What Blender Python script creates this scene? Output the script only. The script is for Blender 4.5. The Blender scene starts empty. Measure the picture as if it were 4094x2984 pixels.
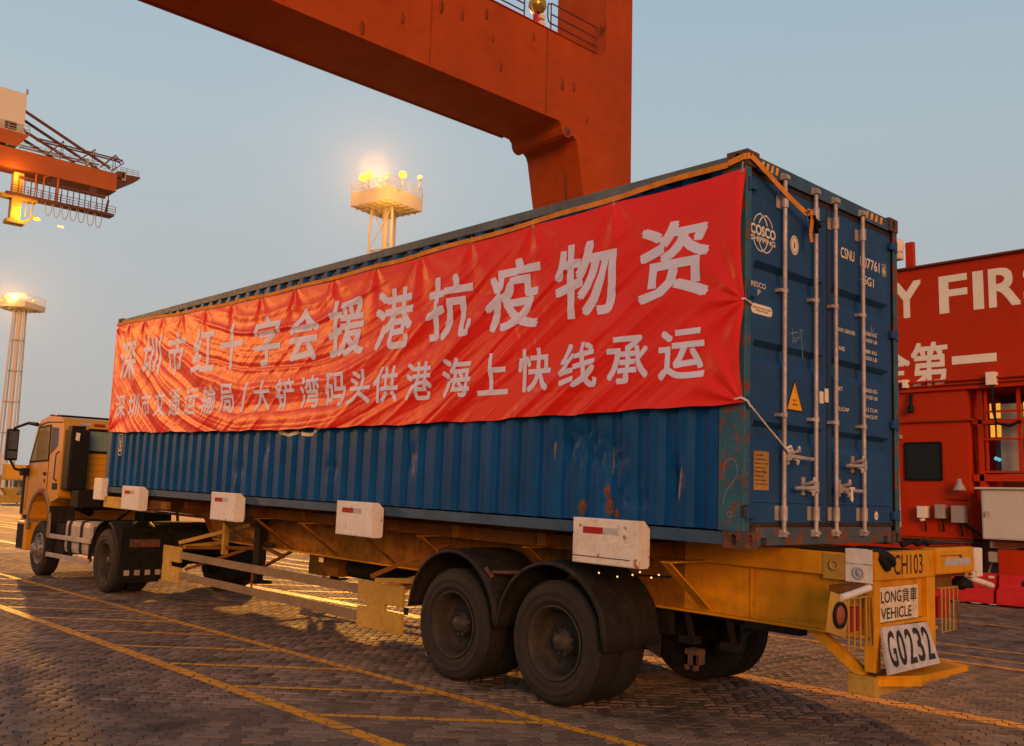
import bpy, bmesh, math, random
import numpy as np
from mathutils import Vector, Matrix, noise

random.seed(7)
SC = bpy.context.scene
COL = SC.collection
R = math.radians

# ------------------------------------------------------------------ camera
cam_d = bpy.data.cameras.new("camera")
cam_d.sensor_width = 36.0
cam_d.lens = 36.0 * 3746.46 / 4094.0
cam_d.clip_start = 0.05
cam_d.clip_end = 5000.0
cam = bpy.data.objects.new("camera", cam_d)
COL.objects.link(cam)
_r = Vector((0.6837153317847351, 0.7292555093491805, 0.026828104039549952))
_u = Vector((0.07790722786399543, -0.10949676769955527, 0.9909293222575953))
_f = Vector((-0.725578258307839, 0.6754234671280063, 0.13167889399499816))
cam.matrix_world = Matrix(((_r.x, _u.x, -_f.x, 3.7426629), (_r.y, _u.y, -_f.y, -5.7103243),
                           (_r.z, _u.z, -_f.z, 1.6808386), (0, 0, 0, 1)))
SC.camera = cam

# ------------------------------------------------------------------ sky, sun, exposure
SUN_EL, SUN_AZ = 3.0, -33.0        # low behind the camera's right shoulder
world = bpy.data.worlds.new("World")
SC.world = world
world.use_nodes = True
wn, wl = world.node_tree.nodes, world.node_tree.links
wn.clear()
w_out = wn.new("ShaderNodeOutputWorld")
w_bg = wn.new("ShaderNodeBackground")
w_bg.inputs["Strength"].default_value = 0.12
w_sky = wn.new("ShaderNodeTexSky")
w_sky.sky_type = 'NISHITA'
w_sky.sun_disc = False
w_sky.sun_elevation = R(SUN_EL)
w_sky.sun_rotation = R(90 - SUN_AZ)
w_sky.air_density = 1.3
w_sky.dust_density = 2.5
w_sky.ozone_density = 1.5
# twilight gradient by elevation (even all the way round)
w_tc = wn.new("ShaderNodeTexCoord")
w_sep = wn.new("ShaderNodeSeparateXYZ")
w_ramp = wn.new("ShaderNodeValToRGB")
cr = w_ramp.color_ramp
cr.elements[0].position = 0.0
cr.elements[0].color = (0.49, 0.46, 0.43, 1)
cr.elements[1].position = 1.0
cr.elements[1].color = (0.15, 0.235, 0.34, 1)
for p, c in ((0.06, (0.49, 0.48, 0.465, 1)), (0.18, (0.475, 0.505, 0.515, 1)), (0.36, (0.45, 0.545, 0.595, 1)), (0.55, (0.36, 0.50, 0.615, 1)), (0.75, (0.22, 0.32, 0.43, 1))):
    e = cr.elements.new(p)
    e.color = c
w_dot = wn.new("ShaderNodeVectorMath"); w_dot.operation = 'DOT_PRODUCT'
w_dot.inputs[1].default_value = (0.6, 0.8, 0.0)
w_mr = wn.new("ShaderNodeMapRange")
w_mr.inputs["From Min"].default_value = -1.0; w_mr.inputs["From Max"].default_value = 1.0
w_mr.inputs["To Min"].default_value = 1.06; w_mr.inputs["To Max"].default_value = 0.93
w_scale = wn.new("ShaderNodeVectorMath"); w_scale.operation = 'SCALE'
w_mul = wn.new("ShaderNodeVectorMath"); w_mul.operation = 'SCALE'
w_mul.inputs["Scale"].default_value = 8.33 * 1.0      # brings the ramp to the Nishita sky's physical scale
w_mix = wn.new("ShaderNodeMix"); w_mix.data_type = 'RGBA'
w_mix.inputs["Factor"].default_value = 0.93
wl.new(w_tc.outputs["Generated"], w_sep.inputs[0])
wl.new(w_sep.outputs["Z"], w_ramp.inputs[0])
wl.new(w_tc.outputs["Generated"], w_dot.inputs[0])
wl.new(w_dot.outputs["Value"], w_mr.inputs[0])
wl.new(w_ramp.outputs[0], w_scale.inputs[0]); wl.new(w_mr.outputs[0], w_scale.inputs["Scale"])
wl.new(w_scale.outputs[0], w_mul.inputs[0])
wl.new(w_sky.outputs[0], w_mix.inputs["A"])
wl.new(w_mul.outputs[0], w_mix.inputs["B"])
wl.new(w_mix.outputs["Result"], w_bg.inputs["Color"])
wl.new(w_bg.outputs[0], w_out.inputs["Surface"])

sun_d = bpy.data.lights.new("floodlight_sun", 'SUN')
sun_d.energy = 2.3  # sun lamp stands in for unseen floodlights behind the camera
sun_d.angle = R(24)
sun_d.color = (1.0, 0.42, 0.14)
sun = bpy.data.objects.new("floodlight_sun", sun_d)
COL.objects.link(sun)
_el = R(13)
_dir = Vector((math.cos(R(SUN_AZ)) * math.cos(_el), math.sin(R(SUN_AZ)) * math.cos(_el), math.sin(_el)))
sun.rotation_euler = _dir.to_track_quat('Z', 'Y').to_euler()
sun.location = _dir * 100

SC.view_settings.view_transform = 'Standard'
SC.view_settings.look = 'None'
SC.view_settings.exposure = 0.0
SC.view_settings.gamma = 1.0
SC.view_settings.use_curve_mapping = False
SC.render.engine = 'CYCLES'

# ------------------------------------------------------------------ mesh helpers
class MB:
    """collects faces, then links them as one mesh object"""
    def __init__(s):
        s.v = []; s.f = []; s.m = []; s.sm = []
        s.cur = 0; s.smooth = False; s.cuts = [0]
    def cut(s):
        """what follows is a piece of its own"""
        if len(s.f) > s.cuts[-1]: s.cuts.append(len(s.f))
        return s
    def add(s, vs, fs, smooth=None):
        o = len(s.v)
        s.v.extend([tuple(p) for p in vs])
        for f in fs:
            s.f.append(tuple(i + o for i in f)); s.m.append(s.cur)
            s.sm.append(s.smooth if smooth is None else smooth)
        return s
    def box(s, x0, y0, z0, x1, y1, z1):
        if x0 > x1: x0, x1 = x1, x0
        if y0 > y1: y0, y1 = y1, y0
        if z0 > z1: z0, z1 = z1, z0
        vs = [(x0,y0,z0),(x1,y0,z0),(x1,y1,z0),(x0,y1,z0),(x0,y0,z1),(x1,y0,z1),(x1,y1,z1),(x0,y1,z1)]
        return s.add(vs, [(3,2,1,0),(4,5,6,7),(0,1,5,4),(1,2,6,5),(2,3,7,6),(3,0,4,7)], False)
    def rbox(s, x0, y0, z0, x1, y1, z1, b):
        """box with chamfered edges"""
        if x0 > x1: x0, x1 = x1, x0
        if y0 > y1: y0, y1 = y1, y0
        if z0 > z1: z0, z1 = z1, z0
        bm = bmesh.new()
        bmesh.ops.create_cube(bm, size=1.0)
        for v in bm.verts:
            v.co = Vector((x0 if v.co.x < 0 else x1, y0 if v.co.y < 0 else y1, z0 if v.co.z < 0 else z1))
        bmesh.ops.bevel(bm, geom=bm.edges[:], offset=b, segments=2, profile=0.6, affect='EDGES')
        bm.normal_update()
        bm.verts.index_update()
        s.add([v.co[:] for v in bm.verts], [[v.index for v in f.verts] for f in bm.faces], False)
        bm.free()
        return s
    def bar(s, p, q, w, h, up=(0, 0, 1)):
        """rectangular bar from p to q; w across, h along up"""
        p, q = Vector(p), Vector(q)
        d = (q - p).normalized(); up = Vector(up)
        if abs(d.dot(up)) > 0.98: up = Vector((1, 0, 0)) if abs(d.x) < .9 else Vector((0, 1, 0))
        a = d.cross(up).normalized(); b = a.cross(d).normalized()
        vs = []
        for c in (p, q):
            for i, j in ((-1,-1),(1,-1),(1,1),(-1,1)):
                vs.append(c + a * (w/2*i) + b * (h/2*j))
        return s.add(vs, [(0,1,2,3)[::1],(7,6,5,4),(0,4,5,1),(1,5,6,2),(2,6,7,3),(3,7,4,0)], False)
    def tube(s, pts, r, n=10, caps=True, radii=None):
        pts = [Vector(p) for p in pts]
        rings = []; prev = None
        for i, p in enumerate(pts):
            if i == 0: d = pts[1] - p
            elif i == len(pts)-1: d = p - pts[i-1]
            else: d = (pts[i+1] - p).normalized() + (p - pts[i-1]).normalized()
            d = d.normalized()
            if prev is None:
                up = Vector((0,0,1)) if abs(d.z) < .9 else Vector((1,0,0))
                a = d.cross(up).normalized()
            else:
                a = (prev - d * prev.dot(d)).normalized()
            prev = a
            b = a.cross(d).normalized()
            rr = radii[i] if radii else r
            rings.append([p + a*(rr*math.cos(2*math.pi*k/n)) + b*(rr*math.sin(2*math.pi*k/n)) for k in range(n)])
        vs = [v for rg in rings for v in rg]; fs = []
        for i in range(len(rings)-1):
            for k in range(n):
                k2 = (k+1) % n
                fs.append((i*n+k, i*n+k2, (i+1)*n+k2, (i+1)*n+k))
        s.add(vs, fs, True)
        if caps:
            s.add(rings[0], [tuple(range(n))[::-1]], False)
            s.add(rings[-1], [tuple(range(n))], False)
        return s
    def lathe(s, prof, c, axis='Y', n=32, sharp=False):
        """prof: list of (radius, offset along axis)"""
        c = Vector(c); vs = []
        for r, o in prof:
            for k in range(n):
                a = 2*math.pi*k/n; u, v = r*math.cos(a), r*math.sin(a)
                if axis == 'Y': vs.append(c + Vector((u, o, v)))
                elif axis == 'X': vs.append(c + Vector((o, u, v)))
                else: vs.append(c + Vector((u, v, o)))
        fs = []
        for i in range(len(prof)-1):
            for k in range(n):
                k2 = (k+1) % n
                fs.append((i*n+k, i*n+k2, (i+1)*n+k2, (i+1)*n+k))
        return s.add(vs, fs, not sharp)
    def prism(s, poly, axis, a, b, smooth=False):
        """2D polygon extruded along axis from a to b. axis Y: poly=(x,z); X: (y,z); Z: (x,y)"""
        n = len(poly)
        def P(u, v, t):
            return {'Y': (u, t, v), 'X': (t, u, v), 'Z': (u, v, t)}[axis]
        vs = [P(u, v, a) for u, v in poly] + [P(u, v, b) for u, v in poly]
        fs = [tuple(range(n)), tuple(range(2*n-1, n-1, -1))]
        s.add(vs, fs, False)
        o = len(s.v)
        s.add(vs, [(i, (i+1) % n, n+(i+1) % n, n+i) for i in range(n)], smooth)
        return s
    def quad(s, a, b, c, d):
        return s.add([a, b, c, d], [(0, 1, 2, 3)])
    def strip(s, pts, w, axis=(0, 0, 1), th=0.002):
        """flat webbing along pts, width w along axis"""
        ax = Vector(axis).normalized()
        for i in range(len(pts)-1):
            s.bar(pts[i], pts[i+1], w, th, up=Vector(pts[i+1]).__sub__(Vector(pts[i])).cross(ax))
        return s
    def build_each(s, name, mats, parent=None, **kw):
        """one object for every piece between cut() marks"""
        ends = [c for c in s.cuts if c < len(s.f)] + [len(s.f)]
        out = []
        for a, b in zip(ends, ends[1:]):
            if b <= a: continue
            p = MB(); used = sorted({i for f in s.f[a:b] for i in f}); mp = {i: k for k, i in enumerate(used)}
            p.v = [s.v[i] for i in used]; p.f = [tuple(mp[i] for i in f) for f in s.f[a:b]]; p.m = s.m[a:b]; p.sm = s.sm[a:b]
            out.append(p.build(name, mats, parent, **kw))
        return out
    def build(s, name, mats, parent=None, bevel=0.0, org=None, recalc=True, seg=1):
        me = bpy.data.meshes.new(name)
        if org is None and parent is not None: org = ORG.get(parent.name)
        if org is not None:
            ox, oy, oz = org
            vv = [(x-ox, y-oy, z-oz) for x, y, z in s.v]
        else: vv = s.v
        me.from_pydata(vv, [], s.f)
        if not isinstance(mats, (list, tuple)): mats = [mats]
        for m in mats: me.materials.append(m)
        me.polygons.foreach_set("material_index", s.m)
        me.polygons.foreach_set("use_smooth", s.sm)
        if recalc:
            bm = bmesh.new(); bm.from_mesh(me)
            bmesh.ops.recalc_face_normals(bm, faces=bm.faces[:])
            bm.to_mesh(me); bm.free()
        me.update()
        o = bpy.data.objects.new(name, me)
        COL.objects.link(o)
        if parent is not None:
            o.parent = parent
            ORG[o.name] = org
        if bevel > 0:
            md = o.modifiers.new("bevel", 'BEVEL')
            md.width = bevel; md.segments = seg; md.limit_method = 'ANGLE'; md.angle_limit = R(35)
            md.harden_normals = False
        return o

ORG = {}

def tag(o, label=None, cat=None, group=None, kind=None):
    if label: o["label"] = label
    if cat: o["category"] = cat
    if group: o["group"] = group
    if kind: o["kind"] = kind
    return o

def thing(name, loc, label, cat, group=None, rig=False):
    """Empty at the thing's base; rig=True puts it in the tilted frame of the laden trailer"""
    o = bpy.data.objects.new(name, None)
    o.empty_display_size = 0.3
    COL.objects.link(o)
    if rig:
        put_rig(o)
        ORG[o.name] = None
    else:
        o.location = loc
        ORG[o.name] = tuple(loc)
    tag(o, label, cat, group)
    return o

TILT = 0.0170
DECK = 1.367
def put_rig(o):
    o.rotation_euler = (0, TILT, 0)
    o.location = (DECK*math.sin(TILT), 0, DECK*math.cos(TILT))

def add_obj(name, me, parent=None):
    o = bpy.data.objects.new(name, me)
    COL.objects.link(o)
    if parent is not None:
        o.parent = parent; ORG[o.name] = ORG.get(parent.name)
    return o

def dup(o, parent=None, loc=None, deep=True):
    c = o.copy(); COL.objects.link(c)
    c.parent = parent
    if loc is not None: c.location = loc
    ORG[c.name] = ORG.get(o.name)
    if deep:
        for ch in list(o.children): dup(ch, c)
    return c

# ------------------------------------------------------------------ lettering
_gcache = {}
def glyph_mesh(txt, bold=0.0):
    """outline of a string as 2D faces: (verts, faces) fitted to the unit square"""
    k = (txt, round(bold, 4))
    if k in _gcache: return _gcache[k]
    c = bpy.data.curves.new('t', 'FONT'); c.body = txt; c.resolution_u = 3
    o = bpy.data.objects.new('t', c); COL.objects.link(o)
    dg = bpy.context.evaluated_depsgraph_get()
    me = bpy.data.meshes.new_from_object(o.evaluated_get(dg))
    V = np.array([v.co[:2] for v in me.vertices]); F = [tuple(p.vertices) for p in me.polygons]
    bpy.data.objects.remove(o); bpy.data.curves.remove(c); bpy.data.meshes.remove(me)
    if bold > 0:                       # a heavier face: the outline laid over itself four times, a little shifted
        n = len(V); F = [tuple(i+j*n for i in f) for j in range(4) for f in F]
        V = np.concatenate([V + bold*np.array(d) for d in ((-1, -1), (1, -1), (1, 1), (-1, 1))])
    mn, mx = V.min(0), V.max(0)
    V = (V - mn) / (mx - mn)
    _gcache[k] = (V, F)
    return _gcache[k]

def put_text(mb, txt, quad, bold=0.0):
    """string stretched over quad (bottom-left, bottom-right, top-right, top-left)"""
    V, F = glyph_mesh(txt, bold)
    a, b, c, d = [Vector(p) for p in quad]
    vs = []; nn = (b-a).cross(d-a).normalized(); q = len(V)//4 if bold > 0 else len(V)
    for i, (u, v) in enumerate(V):
        vs.append((a*(1-u)*(1-v) + b*u*(1-v) + c*u*v + d*(1-u)*v + nn*(.0002*(i//q)))[:])
    mb.add(vs, F, False)
    return mb

# ------------------------------------------------------------------ materials
def new_mat(name):
    m = bpy.data.materials.new(name); m.use_nodes = True
    nt = m.node_tree; nt.nodes.clear()
    out = nt.nodes.new("ShaderNodeOutputMaterial")
    bs = nt.nodes.new("ShaderNodeBsdfPrincipled")
    nt.links.new(bs.outputs[0], out.inputs[0])
    return m, nt, bs
def N(nt, t, **kw):
    n = nt.nodes.new(t)
    for k, v in kw.items():
        if hasattr(n, k): setattr(n, k, v)
        else: n.inputs[k].default_value = v
    return n
def c4(c): return (c[0], c[1], c[2], 1.0)
def noise_tex(nt, scale, detail=4, rough=0.55, stretch=None, coord=None):
    tc = coord or N(nt, "ShaderNodeTexCoord").outputs["Object"]
    if stretch:
        mp = N(nt, "ShaderNodeMapping"); mp.inputs["Scale"].default_value = stretch
        nt.links.new(tc, mp.inputs[0]); tc = mp.outputs[0]
    n = N(nt, "ShaderNodeTexNoise"); n.inputs["Scale"].default_value = scale
    n.inputs["Detail"].default_value = detail; n.inputs["Roughness"].default_value = rough
    nt.links.new(tc, n.inputs["Vector"])
    return n.outputs["Fac"]
def mapr(nt, src, a, b, c=0.0, d=1.0):
    n = N(nt, "ShaderNodeMapRange"); n.clamp = True
    for k, v in zip(("From Min", "From Max", "To Min", "To Max"), (a, b, c, d)): n.inputs[k].default_value = v
    nt.links.new(src, n.inputs[0]); return n.outputs[0]
def mixc(nt, fac, a, b, mode='MIX'):
    n = N(nt, "ShaderNodeMix", data_type='RGBA', blend_type=mode)
    for k, v in (("Factor", fac), ("A", a), ("B", b)):
        if isinstance(v, (int, float)): n.inputs[k].default_value = v
        elif isinstance(v, tuple): n.inputs[k].default_value = c4(v)
        else: nt.links.new(v, n.inputs[k])
    return n.outputs["Result"]

def paint(name, col, rough=0.45, metal=0.0, var=0.25, dirt=0.35, dirtc=(0.05, 0.035, 0.025), rust=0.0,
          rustc=(0.10, 0.030, 0.012), streak=0.0, bump=0.15, scale=3.0, spec=0.13, fine=40.0, coat=0.0, streakc=None):
    m, nt, bs = new_mat(name); L = nt.links
    big = noise_tex(nt, scale, 5, 0.6)
    c = mixc(nt, mapr(nt, big, 0.3, 0.7, 0, 1), tuple(x*(1-var) for x in col), tuple(min(1, x*(1+var)) for x in col))
    fn = noise_tex(nt, scale*6, 6, 0.65)
    if dirt > 0:
        c = mixc(nt, mapr(nt, fn, 0.48, 0.75, 0, dirt), c, dirtc)
    if streak > 0:
        st = noise_tex(nt, 1.0, 6, 0.65, stretch=(11, 11, 1.1))
        c = mixc(nt, mapr(nt, st, 0.50, 0.85, 0, streak), c, streakc or dirtc)
    rf = None
    if rust > 0:
        rn = noise_tex(nt, scale*2.3, 8, 0.7)
        lo = 0.72 - 0.3*rust
        rf = mapr(nt, rn, lo, lo+0.05, 0, 1)
        rc = mixc(nt, noise_tex(nt, 25, 4), rustc, tuple(x*2.6 for x in rustc))
        c = mixc(nt, rf, c, rc)
    L.new(c, bs.inputs["Base Color"])
    bs.inputs["Metallic"].default_value = metal
    ro = mapr(nt, fn, 0.3, 0.7, max(0.05, rough-0.1), min(1, rough+0.15))
    if rf is not None:
        ad = N(nt, "ShaderNodeMath", operation='ADD', use_clamp=True); L.new(ro, ad.inputs[0])
        mu = N(nt, "ShaderNodeMath", operation='MULTIPLY'); L.new(rf, mu.inputs[0]); mu.inputs[1].default_value = 0.4
        L.new(mu.outputs[0], ad.inputs[1]); ro = ad.outputs[0]
    L.new(ro, bs.inputs["Roughness"])
    bs.inputs["Specular IOR Level"].default_value = spec
    if coat: bs.inputs["Coat Weight"].default_value = coat; bs.inputs["Coat Roughness"].default_value = 0.15
    if bump > 0:
        bp = N(nt, "ShaderNodeBump"); bp.inputs["Strength"].default_value = bump; bp.inputs["Distance"].default_value = 0.01
        L.new(noise_tex(nt, fine, 3), bp.inputs["Height"]); L.new(bp.outputs[0], bs.inputs["Normal"])
    return m

def emit(name, col, strength):
    m, nt, bs = new_mat(name)
    bs.inputs["Base Color"].default_value = c4(col)
    bs.inputs["Emission Color"].default_value = c4(col)
    bs.inputs["Emission Strength"].default_value = strength
    return m

M = {}
M['blue'] = paint("container_blue", (0.002, 0.056, 0.175), 0.42, spec=.09, dirt=0.12, dirtc=(0.012, 0.035, 0.07), streak=0.12, streakc=(0.03, 0.05, 0.08), rust=0.05, bump=0.12, scale=2.0, var=0.2)
M['blue_door'] = paint("door_blue", (0.016, 0.062, 0.155), 0.5, spec=.1, dirt=0.25, dirtc=(0.06, 0.06, 0.065), streak=0.25, streakc=(0.07, 0.065, 0.07), rust=0.08, bump=0.1, scale=2.0, var=0.15)
M['teal'] = paint("post_teal", (0.028, 0.105, 0.15), 0.5, dirt=0.4, rust=0.62, streak=0.3, streakc=(0.12, 0.045, 0.02), bump=0.2, scale=3.2)
M['rail_blue'] = paint("rail_blue", (0.040, 0.085, 0.135), 0.5, dirt=0.4, rust=0.2, streak=0.1, bump=0.1)
M['rail_top'] = paint("rail_top", (0.10, 0.125, 0.14), 0.55, dirt=0.5, rust=0.15, bump=0.1)
M['casting'] = paint("casting_rust", (0.075, 0.045, 0.035), 0.75, dirt=0.6, rust=0.7, bump=0.5, scale=8, spec=0.3)
M['sill'] = paint("sill_rust_blue", (0.060, 0.085, 0.11), 0.6, dirt=0.5, rust=0.68, streak=0.5, streakc=(0.16, 0.065, 0.03), bump=0.25, scale=3.5, rustc=(0.09, 0.035, 0.018))
M['gasket'] = paint("gasket_brown", (0.045, 0.022, 0.014), 0.7, dirt=0.5, rust=0.3, bump=0.2)
M['galv'] = paint("galvanised_rod", (0.42, 0.36, 0.33), 0.5, metal=0.25, dirt=0.5, dirtc=(0.16, 0.10, 0.07), rust=0.12, streak=0.25, bump=0.15, scale=5)
M['black'] = paint("black_metal", (0.009, 0.0085, 0.008), 0.6, dirt=0.3, dirtc=(0.03, 0.04, 0.03), bump=0.2)
M['dark'] = paint("dark_chassis", (0.012, 0.009, 0.007), 0.75, dirt=0.4, dirtc=(0.035, 0.02, 0.012), rust=0.3, bump=0.3)
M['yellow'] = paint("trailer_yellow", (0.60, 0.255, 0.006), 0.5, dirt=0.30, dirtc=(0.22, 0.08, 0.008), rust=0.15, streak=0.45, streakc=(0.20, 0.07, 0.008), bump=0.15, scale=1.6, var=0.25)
M['yellow_shade'] = paint("shaded_underframe_yellow", (0.17, 0.062, 0.005), 0.6, dirt=0.5, dirtc=(0.07, 0.025, 0.006), rust=0.3, streak=0.6, streakc=(0.05, 0.018, 0.006), bump=0.2, scale=1.8)  # darker copy of the trailer yellow, underframe shade put into the colour
M['yellow_pale'] = paint("bumper_yellow", (0.42, 0.25, 0.045), 0.6, dirt=0.45, dirtc=(0.22, 0.10, 0.02), rust=0.12, streak=0.3, streakc=(0.3, 0.12, 0.03), bump=0.15, scale=2.5)
M['beam_yellow_shaded'] = paint("shaded_trailer_yellow", (0.30, 0.115, 0.005), 0.6, dirt=0.7, dirtc=(0.085, 0.032, 0.006), rust=0.3, streak=0.8, streakc=(0.055, 0.020, 0.006), bump=0.2, scale=1.5, var=0.35)  # front beams: shade under the container is put into this duller yellow
M['white_rust'] = paint("white_paint_rusty", (0.66, 0.60, 0.52), 0.5, dirt=0.3, dirtc=(0.30, 0.17, 0.09), rust=0.42, streak=0.4, streakc=(0.34, 0.15, 0.07), bump=0.15, scale=4, rustc=(0.16, 0.05, 0.02), var=0.08)
M['white_box'] = paint("white_paint_worn", (0.66, 0.61, 0.55), 0.5, dirt=0.2, dirtc=(0.30, 0.20, 0.12), rust=0.32, streak=0.10, streakc=(0.36, 0.22, 0.12), bump=0.12, scale=4, rustc=(0.16, 0.05, 0.02), var=0.07)
M['guard_grey'] = paint("guard_rail_grey", (0.22, 0.15, 0.08), 0.6, dirt=0.4, dirtc=(0.10, 0.06, 0.03), rust=0.15, streak=0.2, bump=0.15)
M['red_refl'] = paint("reflector_red", (0.34, 0.018, 0.018), 0.3, dirt=0.2, bump=0, var=0.1)
M['grey_refl'] = paint("reflector_grey", (0.42, 0.40, 0.40), 0.3, dirt=0.25, bump=0, var=0.1)
M['tyre'] = paint("tyre_rubber", (0.010, 0.009, 0.008), 0.85, dirt=0.5, dirtc=(0.035, 0.027, 0.020), bump=0.4, scale=4, spec=0.3)
M['tyre_side'] = paint("tyre_sidewall", (0.018, 0.015, 0.013), 0.8, dirt=0.6, dirtc=(0.046, 0.036, 0.028), bump=0.3, scale=5, spec=0.3)
M['rim'] = paint("rim_dirty", (0.036, 0.030, 0.026), 0.6, metal=0.1, dirt=0.6, dirtc=(0.085, 0.066, 0.05), rust=0.15, bump=0.2, scale=6)
M['hub'] = paint("hub_metal", (0.050, 0.044, 0.040), 0.55, metal=0.2, dirt=0.5, bump=0.2, scale=9)
M['mudguard'] = paint("mudguard_rubber", (0.017, 0.015, 0.014), 0.6, dirt=0.5, dirtc=(0.040, 0.030, 0.022), streak=0.4, streakc=(0.06, 0.046, 0.035), bump=0.15, scale=3)
M['strap'] = paint("orange_webbing", (0.62, 0.22, 0.025), 0.7, dirt=0.35, dirtc=(0.25, 0.09, 0.02), bump=0.4, fine=120, scale=6)
M['rope'] = paint("pale_rope", (0.60, 0.56, 0.50), 0.8, dirt=0.3, bump=0.5, fine=150, scale=9)
M['decal'] = paint("cream_decal", (0.72, 0.62, 0.47), 0.5, dirt=0.35, dirtc=(0.3, 0.22, 0.15), bump=0, scale=9, var=0.08)
M['graffiti'] = paint("chalk_marks", (0.20, 0.27, 0.32), 0.8, dirt=0.6, dirtc=(0.15, 0.17, 0.2), bump=0, scale=20)
M['warn_yellow'] = paint("warning_yellow", (0.72, 0.33, 0.02), 0.45, dirt=0.3, bump=0, scale=8)
M['plate_gold'] = paint("data_plate", (0.44, 0.22, 0.055), 0.4, metal=0.3, dirt=0.45, dirtc=(0.22, 0.11, 0.03), bump=0.2, scale=14)
M['sign_cream'] = paint("sign_cream", (0.66, 0.54, 0.38), 0.5, dirt=0.4, dirtc=(0.3, 0.18, 0.08), streak=0.3, streakc=(0.35, 0.2, 0.1), bump=0.05, scale=6)
M['plate_pink'] = paint("plate_greyish", (0.47, 0.42, 0.39), 0.5, dirt=0.3, dirtc=(0.28, 0.2, 0.15), bump=0.05, scale=6)
M['letter_black'] = paint("black_lettering", (0.028, 0.022, 0.018), 0.6, dirt=0.2, bump=0)
M['crane_red'] = paint("crane_red", (0.46, 0.030, 0.003), 0.55, dirt=0.2, dirtc=(0.22, 0.03, 0.01), streak=0.25, streakc=(0.25, 0.02, 0.005), rust=0.05, bump=0.05, scale=0.35, var=0.12, spec=.12)
M['portal'] = paint("portal_orange", (0.38, 0.052, 0.002), 0.6, dirt=0.3, dirtc=(0.22, 0.025, 0.004), rust=0.05, bump=0.05, scale=0.35, var=0.16, spec=.10)
M['cream_letter'] = paint("cream_letter", (0.80, 0.72, 0.58), 0.5, dirt=0.15, dirtc=(0.5, 0.4, 0.28), bump=0, scale=2, var=0.05)
M['boom'] = paint("boom_orange", (0.40, 0.085, 0.015), 0.5, dirt=0.25, dirtc=(0.18, 0.03, 0.01), bump=0, scale=0.2, var=0.12)
M['boom_dark'] = paint("boom_dark", (0.13, 0.035, 0.022), 0.6, dirt=0.3, bump=0, scale=0.3)
M['house_cream'] = paint("machinery_house_cream", (0.72, 0.60, 0.43), 0.6, dirt=0.12, dirtc=(0.5, 0.4, 0.28), bump=0, scale=0.2, var=0.04)
M['grille_grey'] = paint("equipment_grey", (0.36, 0.32, 0.27), 0.5, dirt=0.25, dirtc=(0.2, 0.14, 0.09), streak=0.15, bump=0.05, scale=3, var=0.1)
M['cab_white'] = paint("cabinet_white", (0.54, 0.51, 0.45), 0.45, dirt=0.12, dirtc=(0.34, 0.28, 0.2), streak=0.1, streakc=(0.4, 0.33, 0.25), bump=0.03, scale=2, var=0.05)
M['barrier'] = paint("barrier_plastic_red", (0.52, 0.022, 0.022), 0.45, dirt=0.3, dirtc=(0.25, 0.03, 0.03), bump=0.1, scale=3, var=0.15)
M['truck_yellow'] = paint("truck_yellow", (0.54, 0.25, 0.014), 0.25, dirt=0.18, dirtc=(0.25, 0.12, 0.03), bump=0.0, scale=1.5, var=0.06, coat=0.4)
M['mast'] = paint("mast_paint", (0.62, 0.50, 0.36), 0.6, dirt=0.15, dirtc=(0.4, 0.3, 0.2), bump=0, scale=0.3, var=0.06)
M['alu'] = paint("aluminium_rail", (0.36, 0.31, 0.27), 0.5, metal=0.2, dirt=0.35, dirtc=(0.2, 0.14, 0.1), bump=0.15, scale=6)
M['line'] = None
def glass(name, tint, rough=0.08):
    m, nt, bs = new_mat(name)
    bs.inputs["Base Color"].default_value = c4(tint); bs.inputs["Roughness"].default_value = rough
    bs.inputs["Specular IOR Level"].default_value = 0.9
    return m
M['glass_dark'] = glass("dark_glass", (0.022, 0.024, 0.020))
M['glass_green'] = glass("green_glass", (0.17, 0.24, 0.20), 0.12)
M['glass_lamplit'] = glass("lamplit_cab_glass", (0.20, 0.15, 0.05), 0.10)  # lamplight seen through the cab is put into this warm tint
M['chrome'] = paint("steel_hub", (0.22, 0.20, 0.18), 0.5, metal=0.5, dirt=0.4, bump=0.1, scale=12)
M['amber_lens'] = paint("amber_lens", (0.26, 0.075, 0.03), 0.3, dirt=0.2, bump=0.2, fine=200, scale=10)
M['sodium'] = emit("sodium_lamp", (1.0, 0.36, 0.02), 4.5)
M['sodium_dim'] = emit("sodium_lamp_dim", (1.0, 0.62, 0.25), 1.1)
M['speck_glow'] = emit("light_speck_glow", (1.0, 0.62, 0.22), 1.3)  # glow for specks of light, not for fitted lamps
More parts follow.
